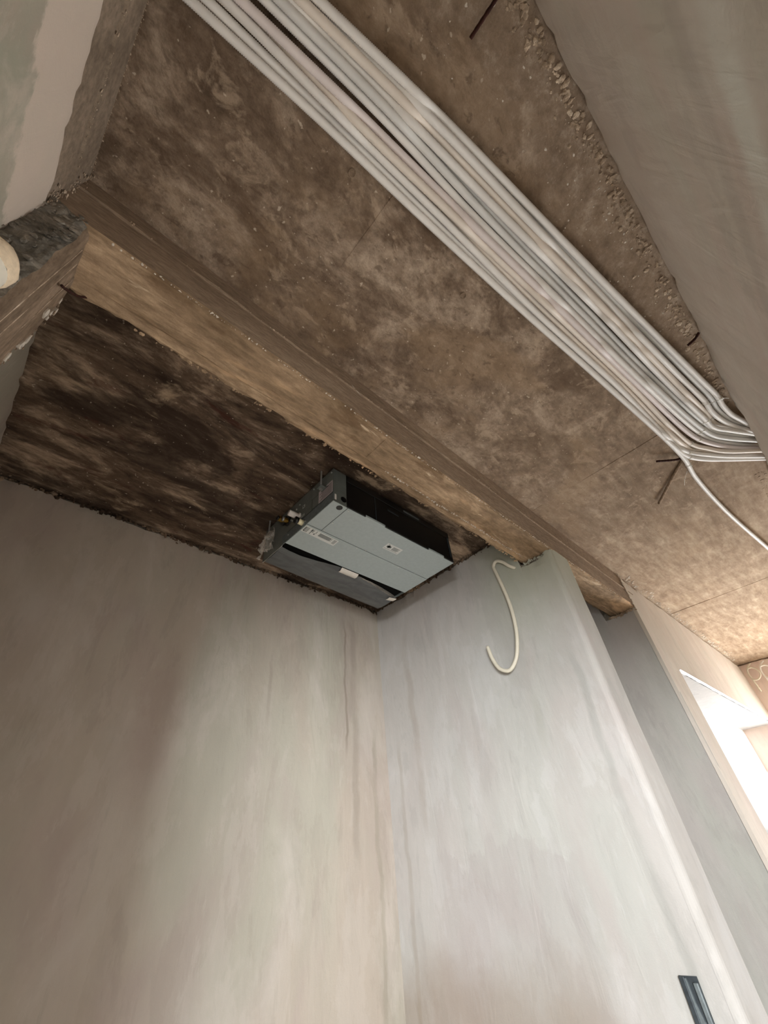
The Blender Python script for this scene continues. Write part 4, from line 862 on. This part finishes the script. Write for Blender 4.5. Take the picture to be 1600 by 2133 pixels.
TIE_AT = [52, 51, 50, 50, 49, 49, 48, 48, 47, 47, 47, 45, 45, 45]

COND_INFO = [  # material, label
    ('conduit', 'white corrugated conduit outermost on the beam side, running straight on past the bend'),
    ('conduit', 'white corrugated conduit tucked up in the groove behind the outermost one, lowest in the bend'),
    ('conduit', 'white corrugated conduit third from the beam side, hanging below its neighbours'),
    ('conduit_warm', 'tan-shaded corrugated conduit tucked up against the slab, fourth from the beam side'),
    ('conduit_warm', 'cream corrugated conduit fifth from the beam side, one place short of the dark gap'),
    ('conduit_pink', 'pinkish white corrugated conduit along the beam side of the widest dark gap'),
    ('conduit', 'brightest white conduit along the near-wall side of the widest dark gap'),
    ('conduit_grey', 'greyish thick-ribbed conduit right beside the brightest white one'),
    ('conduit_grey', 'recessed grey-shaded conduit between the greyish thick-ribbed one and a white one'),
    ('conduit', 'white conduit fifth from the near-wall side of the bundle'),
    ('conduit_warm', 'warm cream conduit fourth from the near-wall side of the bundle'),
    ('conduit', 'white conduit at the inner end of the zip tie, third from the near wall'),
    ('conduit_grey', 'recessed conduit in the middle of the zip tie, second from the near wall'),
    ('conduit', 'white ribbed conduit outermost on the near-wall side, held at the end of the zip tie'),
]
CR = 0.0110
conduits = []
for ci, (mk, lab) in enumerate(COND_INFO):
    path = spline(CONDUITS[ci], 0.0022)
    path = [p for p in path if p.x > XL + 0.006]
    rr = CR
    radii = [rr * (1.0 if k % 2 == 0 else 0.87) for k in range(len(path))]
    mb = MB(); mb.tube(path, rr, 10, True, radii)
    org = path[0]
    o = mb.build('conduit', M[mk], smooth=True, origin=org)
    tag(o, lab, 'conduit', 'white conduits bundled under the ceiling')
    conduits.append(o)
    # thin tie around the conduit where it bends
    if ci < 11:
        bp = Vector(CONDUITS[ci][TIE_AT[ci]])
        i = min(range(len(path)), key=lambda k: (path[k] - bp).length)
        t = (path[i + 2] - path[i - 2]).normalized()
        mb = MB(); mb.tube([path[i] - t * 0.0022, path[i] - t * 0.0020, path[i] + t * 0.0020, path[i] + t * 0.0022], 0.0125, 12, True, [0.0105, 0.0126, 0.0126, 0.0105])
        mb.build('tie', M['tie'], o, rel=org)
        s = t.cross(Vector((0, 0, 1))).normalized()
        q = path[i] + s * 0.004 - Vector((0, 0, 0.0125))
        mb = MB(); mb.tube([q, q + s * 0.008 - Vector((0, 0, 0.002)) + t * 0.004], 0.0013, 6)
        mb.build('tie_tail', M['tie'], o, rel=org)

# zip tie around the three conduits nearest the near wall
a, b, c = (Vector(CONDUITS[k][TIE_AT[k]]) for k in (11, 12, 13))
mb = MB()
loop = []
d = (c - a).normalized(); up = Vector((0, 0, 1))
for k in range(25):
    th = 2 * math.pi * k / 24
    cx = math.cos(th); sx = math.sin(th)
    loop.append((a + c) / 2 + d * ((c - a).length / 2 + 0.0140) * (abs(cx) ** 0.5) * (1 if cx > 0 else -1) + up * 0.0140 * (abs(sx) ** 0.6) * (1 if sx > 0 else -1))
mb.tube(loop, 0.0014, 6)
p0 = c + d * 0.010 - up * 0.0135
mb.box(tuple(p0 + Vector((-0.004, -0.004, -0.004))), tuple(p0 + Vector((0.004, 0.004, 0.003))))
mb.tube([p0, p0 + d * 0.014 + Vector((0.004, 0, -0.004)), p0 + d * 0.022 + Vector((0.010, 0, -0.006))], 0.0013, 6)
zt = mb.build('cable_tie', M['tie'], origin=tuple(a))
tag(zt, 'white nylon zip tie binding three conduits just before their bend', 'cable tie')
# loose thread-like tail by the straight conduit
q = Vector(CONDUITS[0][TIE_AT[0]]) + Vector((0.03, 0.02, -0.012))
mb = MB(); mb.tube([q, q + Vector((0.05, 0.03, -0.004)), q + Vector((0.10, 0.045, -0.002))], 0.0008, 6)
mb.build('tie_tail', M['tie'], conduits[0], rel=conduits[0].location)


# ---------------------------------------------------------------- steel stubs sticking out of the concrete
def rebar(path, r, mat, label):
    P = spline(path, 0.004)
    mb = MB(); mb.tube(P, r, 8, True, [r * (1.06 if (k // 2) % 2 else 0.96) + r * 0.08 * nz(k * 0.3, r * 900) for k in range(len(P))])
    o = mb.build('rebar_stub', mat, smooth=True, origin=P[0])
    return tag(o, label, 'rebar')


rebar([(0.2315, -0.330, 1.436), (0.232, -0.27, 1.430), (0.2345, -0.2045, 1.428)], 0.0042, M['rebar'], 'dark rusty steel stub at the top of the picture, right of the conduits')
rebar([(1.440, -0.336, 1.420), (1.450, -0.315, 1.414), (1.455, -0.287, 1.412)], 0.0046, M['rebar'], 'short rusty steel stub poking out at the top of the near wall')
rebar([(2.15, -0.10, 1.448), (2.10, -0.045, 1.432), (2.02, 0.0272, 1.426)], 0.0052, M['rebar'], 'dark steel stub beside the bend, lying level across the ceiling')
rebar([(2.14, -0.07, 1.447), (2.25, 0.03, 1.440), (2.385, 0.1448, 1.432)], 0.0070, M['rebar_grey'], 'mortar-crusted steel rod slanting from the conduit bend towards the window wall')
rebar([(-0.160, 0.825, 1.330), (-0.205, 0.812, 1.205), (-0.225, 0.755, 1.110), (-0.228, 0.735, 1.085)], 0.0032, M['rebar'], 'dark bent steel stub at the left end of the beam')

# ---------------------------------------------------------------- pipe at the left edge
e = empty('drain_pipe', (-0.279, 0.594, FZ), 'white drain pipe with tan plaster plug at the left edge', 'pipe')
mb = MB()
mb.tube([(-0.279, 0.594, FZ), (-0.279, 0.594, 0.2), (-0.279, 0.594, 0.817), (-0.279, 0.600, 0.827)], 0.040, 28, True, [0.040, 0.040, 0.040, 0.036])
mb.build('pipe', M['pipe'], e, smooth=True, rel=e.location)
mb = MB()
n = 28
rings = [(0.040, 0.808), (0.0445, 0.812), (0.046, 0.824), (0.045, 0.838), (0.039, 0.852), (0.025, 0.862), (0.002, 0.865)]
base = len(mb.v)
for j, (r, z) in enumerate(rings):
    for k in range(n):
        th = 2 * math.pi * k / n
        f = 1 + 0.05 * nz(math.cos(th) * 3, math.sin(th) * 3, z * 30)
        mb.v.append((-0.279 + r * f * math.cos(th), 0.594 + r * f * math.sin(th), z + 0.006 * nz(math.cos(th) * 2, math.sin(th) * 2, 4)))
for j in range(len(rings) - 1):
    for k in range(n):
        mb.f.append((j * n + k, j * n + (k + 1) % n, (j + 1) * n + (k + 1) % n, (j + 1) * n + k)); mb.m.append(0)
mb.build('plaster_plug', M['plug'], e, smooth=True, rel=e.location)

# ---------------------------------------------------------------- cable hanging from the right wall
XW = XR
cp = [(XR + 0.015, 0.850, 1.192), (XR - 0.016, 0.880, 1.216), (XR - 0.030, 0.905, 1.250), (XR - 0.034, 0.940, 1.272), (XR - 0.036, 0.962, 1.250), (XR - 0.036, 0.958, 1.205), (XR - 0.034, 0.944, 1.10), (XR - 0.032, 0.936, 1.00), (XR - 0.034, 0.938, 0.90),
      (XR - 0.038, 0.952, 0.81), (XR - 0.046, 0.984, 0.722), (XR - 0.052, 1.030, 0.684), (XR - 0.055, 1.075, 0.705), (XR - 0.052, 1.105, 0.765), (XR - 0.048, 1.118, 0.835)]
P = spline(cp, 0.006)
mb = MB(); mb.tube(P, 0.0092, 12, True)
o = mb.build('cable', M['cable'], smooth=True, origin=P[0])
tag(o, 'cream J-shaped cable hanging on the right wall below the beam', 'cable')

# metal box set in the right wall near the bottom edge
e = empty('metal_box', (XR, 0.752, -0.46), 'dark grey metal box set in the right wall at the bottom edge', 'metal box')
y0, y1, z0, z1 = 0.728, 0.778, -0.62, -0.304
mb = MB(); mb.box((XR - 0.004, y0, z0), (XR + 0.002, y1, z1)); mb.build('back_plate', M['box_steel'], e, rel=e.location)
mb = MB(); mb.box((XR - 0.012, y1 - 0.016, z0), (XR - 0.003, y1 - 0.001, z1), 0); mb.build('flange', M['box_steel'], e, rel=e.location, bevel=0.002)
mb = MB(); mb.box((XR - 0.012, y0 + 0.001, z0 - 0.0), (XR - 0.003, y0 + 0.014, z1 - 0.012)); mb.build('flange', M['box_grey'], e, rel=e.location, bevel=0.002)
mb = MB()
mb.prism([(y0 + 0.016, z1 - 0.10), (y0 + 0.022, z1 - 0.085), (y0 + 0.028, z1 - 0.05), (y0 + 0.030, z1 - 0.004), (y0 + 0.034, z1 - 0.004), (y0 + 0.034, z1 - 0.22), (y0 + 0.016, z1 - 0.22)], 0, XR - 0.009, XR - 0.003)
mb.build('tongue', M['box_grey'], e, rel=e.location)

# coiled cables hanging in front of the far wall
TAIL = [(XF - 0.045, 0.526, 1.425), (XF - 0.06, 0.563, 1.395), (XF - 0.06, 0.587, 1.36), (XF - 0.06, 0.596, 1.321), (XF - 0.055, 0.592, 1.278), (XF - 0.05, 0.589, 1.236), (XF - 0.035, 0.588, 1.19), (XF - 0.006, 0.589, 1.151)]
LOOP = [(XF - 0.050, 0.592, 1.278), (XF - 0.066, 0.58, 1.259), (XF - 0.07, 0.553, 1.251), (XF - 0.07, 0.515, 1.27), (XF - 0.07, 0.495, 1.305), (XF - 0.07, 0.499, 1.337), (XF - 0.07, 0.515, 1.363), (XF - 0.07, 0.54, 1.377), (XF - 0.075, 0.575, 1.374)]
for dy, dz, lab, mk in ((0.0, 0.0, 'cream coil of cable hung by the far wall next to the window wall', 'cable'),
                        (-0.118, -0.012, 'white coil of cable by the far wall, cut by the right edge', 'tie')):
    mb = MB()
    mb.tube(spline([(x, y + dy, z + dz) for x, y, z in TAIL], 0.008), 0.0082, 8)
    mb.tube(spline([(x, y + dy, z + dz) for x, y, z in LOOP], 0.008), 0.0082, 8)
    o = mb.build('cable_coil', M[mk], smooth=True, origin=(XF - 0.045, 0.526 + dy, 1.425 + dz))
    tag(o, lab, 'cable')

# ---------------------------------------------------------------- ducted air conditioner over the recess
AL, AW, AH = 0.801, 0.578, 0.200       # along the beam, away from the beam, height
AO = Vector((0.797, 1.043, 1.2108))
ac = empty('air_conditioner', AO, 'grey ducted air conditioner hung below the slab in the corner', 'air conditioner')
T = 0.0016


def part(name, mb, mat, parent=ac, **kw):
    return mb.build(name, mat, parent, **kw)


mb = MB(); mb.box((0, 0, AH - T), (AL, AW, AH)); part('top_plate', mb, M['galv_dark'])
mb = MB()
mb.box((0, 0, 0.0), (T, 0.46, AH)); mb.poly([(0, 0.46, 0), (0, 0.46, AH), (0, AW, AH), (0, AW, 0.004)]); mb.poly([(T, 0.46, 0), (T, AW, 0.004), (T, AW, AH), (T, 0.46, AH)])
mb.quad((0, 0.40, 0), (0, AW, 0.002), (T, AW, 0.002), (T, 0.40, 0))
side_l = part('side_panel', mb, M['galv_dark'])
mb = MB(); mb.box((AL - T, 0, 0), (AL, AW, AH)); part('side_panel', mb, M['galv_dark'])
mb = MB(); mb.box((0, AW - T, 0.01), (AL, AW, AH)); part('outlet_back', mb, M['black_matt'])
mb = MB(); mb.box((T, 0.372, 0.012), (AL - T, AW - T, 0.016)); part('outlet_lining', mb, M['black_matt'])
mb = MB(); mb.box((T, 0.368, 0.0), (AL - T, 0.372, 0.016)); part('outlet_lip', mb, M['black_matt'])

# bottom: small service cover, near sheet, far sheet with their seams
mb = MB(); mb.box((0.0005, 0.0005, -0.0016), (0.0784, 0.1936, 0.0006)); part('service_cover', mb, M['galv'], bevel=0.0006)
mb = MB(); mb.box((0.0814, 0.0005, -0.0012), (AL - 0.0005, 0.1944, 0.0008)); near_sheet = part('bottom_panel', mb, M['galv'], bevel=0.0006)
mb = MB(); mb.box((0.0005, 0.1964, -0.0034), (AL - 0.0005, 0.3710, -0.0002)); far_sheet = part('bottom_panel', mb, M['galv'], bevel=0.0006)


def disc(mb, c, ax, r, h, n=20, mi=0):
    a = Vector(c); b = Vector(c); b[ax] += h
    mb.tube([a, b], r, n, True)


# round knock-outs
mb = MB(); disc(mb, (0.048, 0.020, -0.0026), 2, 0.0145, 0.0022); part('hole_plug', mb, M['black'])
mb = MB(); disc(mb, (0.055, -0.0012, 0.034), 1, 0.0150, -0.0016); part('hole_plug', mb, M['black'])
# screws
for (x, y) in ((0.092, 0.012), (0.088, 0.120), (0.090, 0.186), (0.060, 0.205), (0.300, 0.203), (0.345, 0.190), (0.585, 0.203), (0.700, 0.190), (0.775, 0.202), (0.012, 0.240)):
    mb = MB(); disc(mb, (x, y, -0.0040), 2, 0.0032, 0.003, 8); part('screw', mb, M['steel'])
# intake side, black, with a grey end strip and folded clips on its lower edge
mb = MB(); mb.box((0.0, -0.001, 0.0), (0.072, 0.001, AH - T)); part('front_strip', mb, M['galv_dark'])
mb = MB(); mb.box((0.072, -0.0008, 0.001), (AL, 0.001, AH - T)); part('intake_panel', mb, M['black'])
mb = MB(); mb.box((0.0725, -0.004, 0.160), (AL, -0.0008, AH - 0.004)); part('intake_flange', mb, M['black'], bevel=0.001)
mb = MB(); mb.box((0.0725, -0.004, 0.002), (AL, -0.0008, 0.012)); part('intake_flange', mb, M['black'], bevel=0.001)
mb = MB(); mb.box((0.246, -0.0030, 0.012), (0.250, -0.0008, 0.160)); part('intake_rib', mb, M['box_steel'])
mb = MB(); mb.box((0.330, -0.0030, 0.118), (0.405, -0.0008, 0.126)); part('intake_slot', mb, M['box_steel'])
mb = MB(); mb.box((0.446, -0.0052, 0.170), (0.560, -0.0040, 0.180)); part('intake_slot', mb, M['box_grey'])
mb = MB(); mb.box((AL - 0.016, -0.0050, 0.03), (AL - 0.012, -0.0008, 0.175)); part('intake_rib', mb, M['box_steel'])
for x0, x1 in ((0.180, 0.298), (0.600, 0.716)):
    mb = MB()
    mb.box((x0, -0.0060, 0.0000), (x1, -0.0044, 0.0080)); mb.box((x0, -0.0060, -0.0014), (x1, 0.0010, 0.0002))
    part('clip', mb, M['galv'])
mb = MB(); mb.box((0.006, -0.0024, 0.012), (0.015, -0.0010, 0.042)); part('white_tag', mb, M['white_plastic'])

# left side: seam ledge, label, hanging bracket and rod
mb = MB(); mb.box((-0.0022, 0.0, 0.050), (0, 0.36, 0.0525)); part('side_fold', mb, M['box_steel'])
mb = MB(); mb.box((-0.0016, 0.0, 0.0), (0, 0.40, 0.0505)); part('lower_side_strip', mb, M['box_grey'])


def label(name, quad, mat, bars, nrm, bar_mat, parent=ac):
    """quad: corner, edge u, edge v; bars: (u0, v0, u1, v1) printed blocks"""
    c, u, v = (Vector(q) for q in quad); nrm = Vector(nrm)
    b = MB(); z = nrm * 0.0004
    b.quad(c + z, c + u + z, c + u + v + z, c + v + z)
    b.quad(c, c + u, c + u + z, c + z); b.quad(c + v, c + v + u, c + v + u + z, c + v + z)
    L = part(name, b, mat, parent)
    b = MB(); z = nrm * 0.0007
    for (a0, b0, a1, b1) in bars:
        b.quad(c + u * a0 + v * b0 + z, c + u * a1 + v * b0 + z, c + u * a1 + v * b1 + z, c + u * a0 + v * b1 + z)
    part('print', b, bar_mat, L)
    return L


bars = [(0.02, 0.12, 0.05, 0.75), (0.06, 0.12, 0.075, 0.9), (0.09, 0.1, 0.105, 0.9), (0.12, 0.1, 0.135, 0.9), (0.025, 0.72, 0.07, 0.86),
        (0.20, 0.1, 0.245, 0.45), (0.215, 0.45, 0.235, 0.9), (0.26, 0.1, 0.275, 0.6), (0.315, 0.55, 0.35, 0.75), (0.345, 0.1, 0.36, 0.5)]
for i in range(10):
    v0 = 0.12 + i * 0.055
    bars.append((0.44, v0, 0.44 + 0.40 - 0.02 * ((i * 7) % 4), v0 + 0.035))
for i in range(4): bars.append((0.885 + i * 0.022, 0.12, 0.895 + i * 0.022, 0.80))
label('service_label', ((0.004, 0.203, -0.0034), (0.190, 0.006, 0), (0, 0.046, 0)), M['paper'], bars, (0, 0, -1), M['print'], far_sheet)
bars = [(0.10, 0.30, 0.36, 0.58), (0.16, 0.22, 0.28, 0.66), (0.05, 0.82, 0.92, 0.86), (0.10, 0.10, 0.20, 0.18)]
for i in range(6): bars.append((0.46, 0.20 + i * 0.09, 0.90 - 0.05 * (i % 3), 0.25 + i * 0.09))
label('notice_label', ((0.397, 0.079, -0.0012), (0.100, -0.001, 0), (0.002, 0.047, 0)), M['paper'], bars, (0, 0, -1), M['print'], near_sheet)
bars = []
for i in range(9): bars.append((0.06, 0.08 + i * 0.095, 0.92 - 0.08 * (i % 3), 0.115 + i * 0.095))
bars.append((0.30, 0.80, 0.62, 0.86))
label('rating_label', ((-0.0004, 0.004, 0.057), (0, 0.104, 0), (0, 0, 0.072)), M['paper_pink'], bars, (-1, 0, 0), M['print_dark'], side_l)
label('wiring_label', ((-0.0004, 0.110, 0.057), (0, 0.052, 0), (0, 0, 0.062)), M['galv_dark'], [(0.9, 0, 0.97, 1), (0, 0.0, 1, 0.03), (0.0, 0.96, 1, 1)], (-1, 0, 0), M['print'], side_l)
label('side_label', ((-0.0004, 0.218, 0.118), (0, 0.020, 0), (0, 0, 0.018)), M['paper'], [(0.2, 0.2, 0.8, 0.35), (0.4, 0.4, 0.8, 0.8)], (-1, 0, 0), M['print'], side_l)
label('side_label', ((-0.0030, 0.215, 0.062), (0, 0.060, 0), (0, 0, 0.012)), M['paper'], [(0.08, 0.3, 0.92, 0.7)], (-1, 0, 0), M['print'], side_l)
for (y, z) in ((0.012, 0.180), (0.148, 0.178), (0.262, 0.160), (0.290, 0.150), (0.300, 0.128), (0.332, 0.110), (0.360, 0.122), (0.248, 0.090), (0.205, 0.020), (0.345, 0.028), (0.320, 0.098), (0.395, 0.136)):
    mb = MB(); disc(mb, (-0.0045, y, z), 0, 0.0040, 0.0045, 8); part('screw', mb, M['steel'], side_l)
mb = MB(); mb.box((-0.030, 0.050, 0.115), (0.0, 0.085, 0.1175)); mb.box((-0.0022, 0.050, 0.112), (0, 0.085, 0.150)); part('hanging_bracket', mb, M['galv_dark'])
mb = MB(); mb.tube([(-0.018, 0.068, 0.104), (-0.018, 0.068, NZ - AO.z - 0.002)], 0.0042, 10); mb.tube([(-0.018, 0.068, 0.104), (-0.018, 0.068, 0.112)], 0.0085, 6)
part('hanging_rod', mb, M['steel'])
mb = MB(); mb.box((-0.026, 0.505, 0.115), (0.0, 0.535, 0.1175)); part('hanging_bracket', mb, M['galv_dark'])
mb = MB(); mb.tube([(-0.016, 0.52, 0.100), (-0.016, 0.52, NZ - AO.z - 0.002)], 0.0040, 10); mb.tube([(-0.016, 0.52, 0.104), (-0.016, 0.52, 0.112)], 0.0085, 6)
part('hanging_rod', mb, M['steel'])
mb = MB(); mb.box((AL, 0.052, 0.115), (AL + 0.03, 0.085, 0.1175)); part('hanging_bracket', mb, M['galv_dark'])
mb = MB(); mb.tube([(AL + 0.018, 0.068, 0.104), (AL + 0.018, 0.068, NZ - AO.z - 0.002)], 0.0042, 10); part('hanging_rod', mb, M['steel'])

# pipe connections
def conn(name, y, z, segs, mats):
    x = 0.0
    o = None
    for (L, r, mk, nm, n) in segs:
        mb = MB(); mb.tube([(x, y, z), (x - L, y, z)], r, n, True)
        o = part(nm, mb, M[mk], side_l if o is None else o if False else side_l, smooth=n > 8)
        x -= L


conn('flare', 0.398, 0.150, ((0.004, 0.026, 'black', 'grommet', 18), (0.010, 0.010, 'brass', 'flare_stub', 12), (0.022, 0.0155, 'brass', 'flare_nut', 6), (0.006, 0.0125, 'black', 'flare_cap', 12)), None)
conn('flare', 0.358, 0.120, ((0.004, 0.026, 'black', 'grommet', 18), (0.008, 0.009, 'brass', 'flare_stub', 12), (0.016, 0.0130, 'brass', 'flare_nut', 6), (0.007, 0.0115, 'steel', 'flare_cap', 12)), None)
conn('drain', 0.268, 0.088, ((0.006, 0.021, 'white_plastic', 'drain_collar', 18), (0.048, 0.0145, 'white_plastic', 'drain_stub', 16)), None)
conn('drain', 0.226, 0.022, ((0.004, 0.021, 'galv_dark', 'grommet', 18), (0.026, 0.0135, 'cream_plastic', 'drain_stub', 16), (0.014, 0.0165, 'black', 'drain_cap', 16)), None)

# film over the outlet, with its curved free edge, tapes and the crumpled wrap at the corner
EDGE = [(0.003, 0.405), (0.05, 0.411), (0.112, 0.414), (0.194, 0.404), (0.26, 0.391), (0.328, 0.379), (0.40, 0.379), (0.459, 0.392), (0.53, 0.404), (0.605, 0.416), (0.68, 0.434), (0.749, 0.449), (0.798, 0.452)]


def edge_y(x):
    for (a, b), (c, d) in zip(EDGE, EDGE[1:]):
        if a <= x <= c:
            t = (x - a) / (c - a); t = t * t * (3 - 2 * t) * 0.6 + t * 0.4
            return b + (d - b) * t
    return EDGE[0][1] if x < EDGE[0][0] else EDGE[-1][1]


mb = MB()
mb.grid(lambda s, t: (0.001 + 0.797 * s, edge_y(0.001 + 0.797 * s) * (1 - t) + (0.560 + 0.040 * s) * t,
                      -0.0045 - 0.006 * math.sin(math.pi * t) - 0.0018 * nz(s * 22, t * 3, 4) * (0.3 + math.sin(math.pi * t))), 80, 14)
part('outlet_film', mb, M['film'], smooth=True)
mb = MB()
mb.grid(lambda s, t: (0.46 + 0.335 * s, (0.386 + 0.045 * s * s + 0.006) * (1 - t) + (edge_y(0.46 + 0.335 * s) + 0.02) * t, -0.0032 - 0.002 * nz(s * 8, t * 2, 9)), 24, 4)
part('film_flap', mb, M['wrap'], smooth=True)
mb = MB()
mb.tube([(0.0015, 0.40, -0.0015), (0.0015, 0.50, -0.0015), (0.0015, AW, -0.0015)], 0.0018, 6); part('outlet_rim', mb, M['steel'])
mb = MB()
mb.grid(lambda s, t: (0.342 + 0.112 * s + 0.008 * t, 0.3725 + 0.048 * t, -0.0036 - 0.0125 * math.sin(math.pi * (0.15 + 0.75 * t)) + 0.002), 6, 8); part('tape', mb, M['tape'], smooth=True)
mb = MB()
mb.grid(lambda s, t: (0.752 + 0.047 * s, 0.438 + 0.034 * t + 0.012 * (1 - s), -0.0125 - 0.002 * math.sin(math.pi * t)), 4, 4); part('tape', mb, M['tape'], smooth=True)
mb = MB()


def crump(s, t):
    y = 0.455 + 0.125 * s; z = 0.004 + 0.135 * t * (1 - 0.35 * s)
    d = 0.008 + 0.034 * abs(nz(s * 3 + 2, t * 2.4, 3)) + 0.012 * abs(nz(s * 6, t * 5, 6)) + 0.012 * math.sin(math.pi * s)
    return (-0.002 - d, y + 0.012 * nz(s * 4, t * 3.5, 8), z + 0.014 * nz(s * 3.5, t * 4, 11) * (1 if t > 0.05 else 0))


mb.grid(crump, 22, 22)
part('plastic_wrap', mb, M['wrap'])
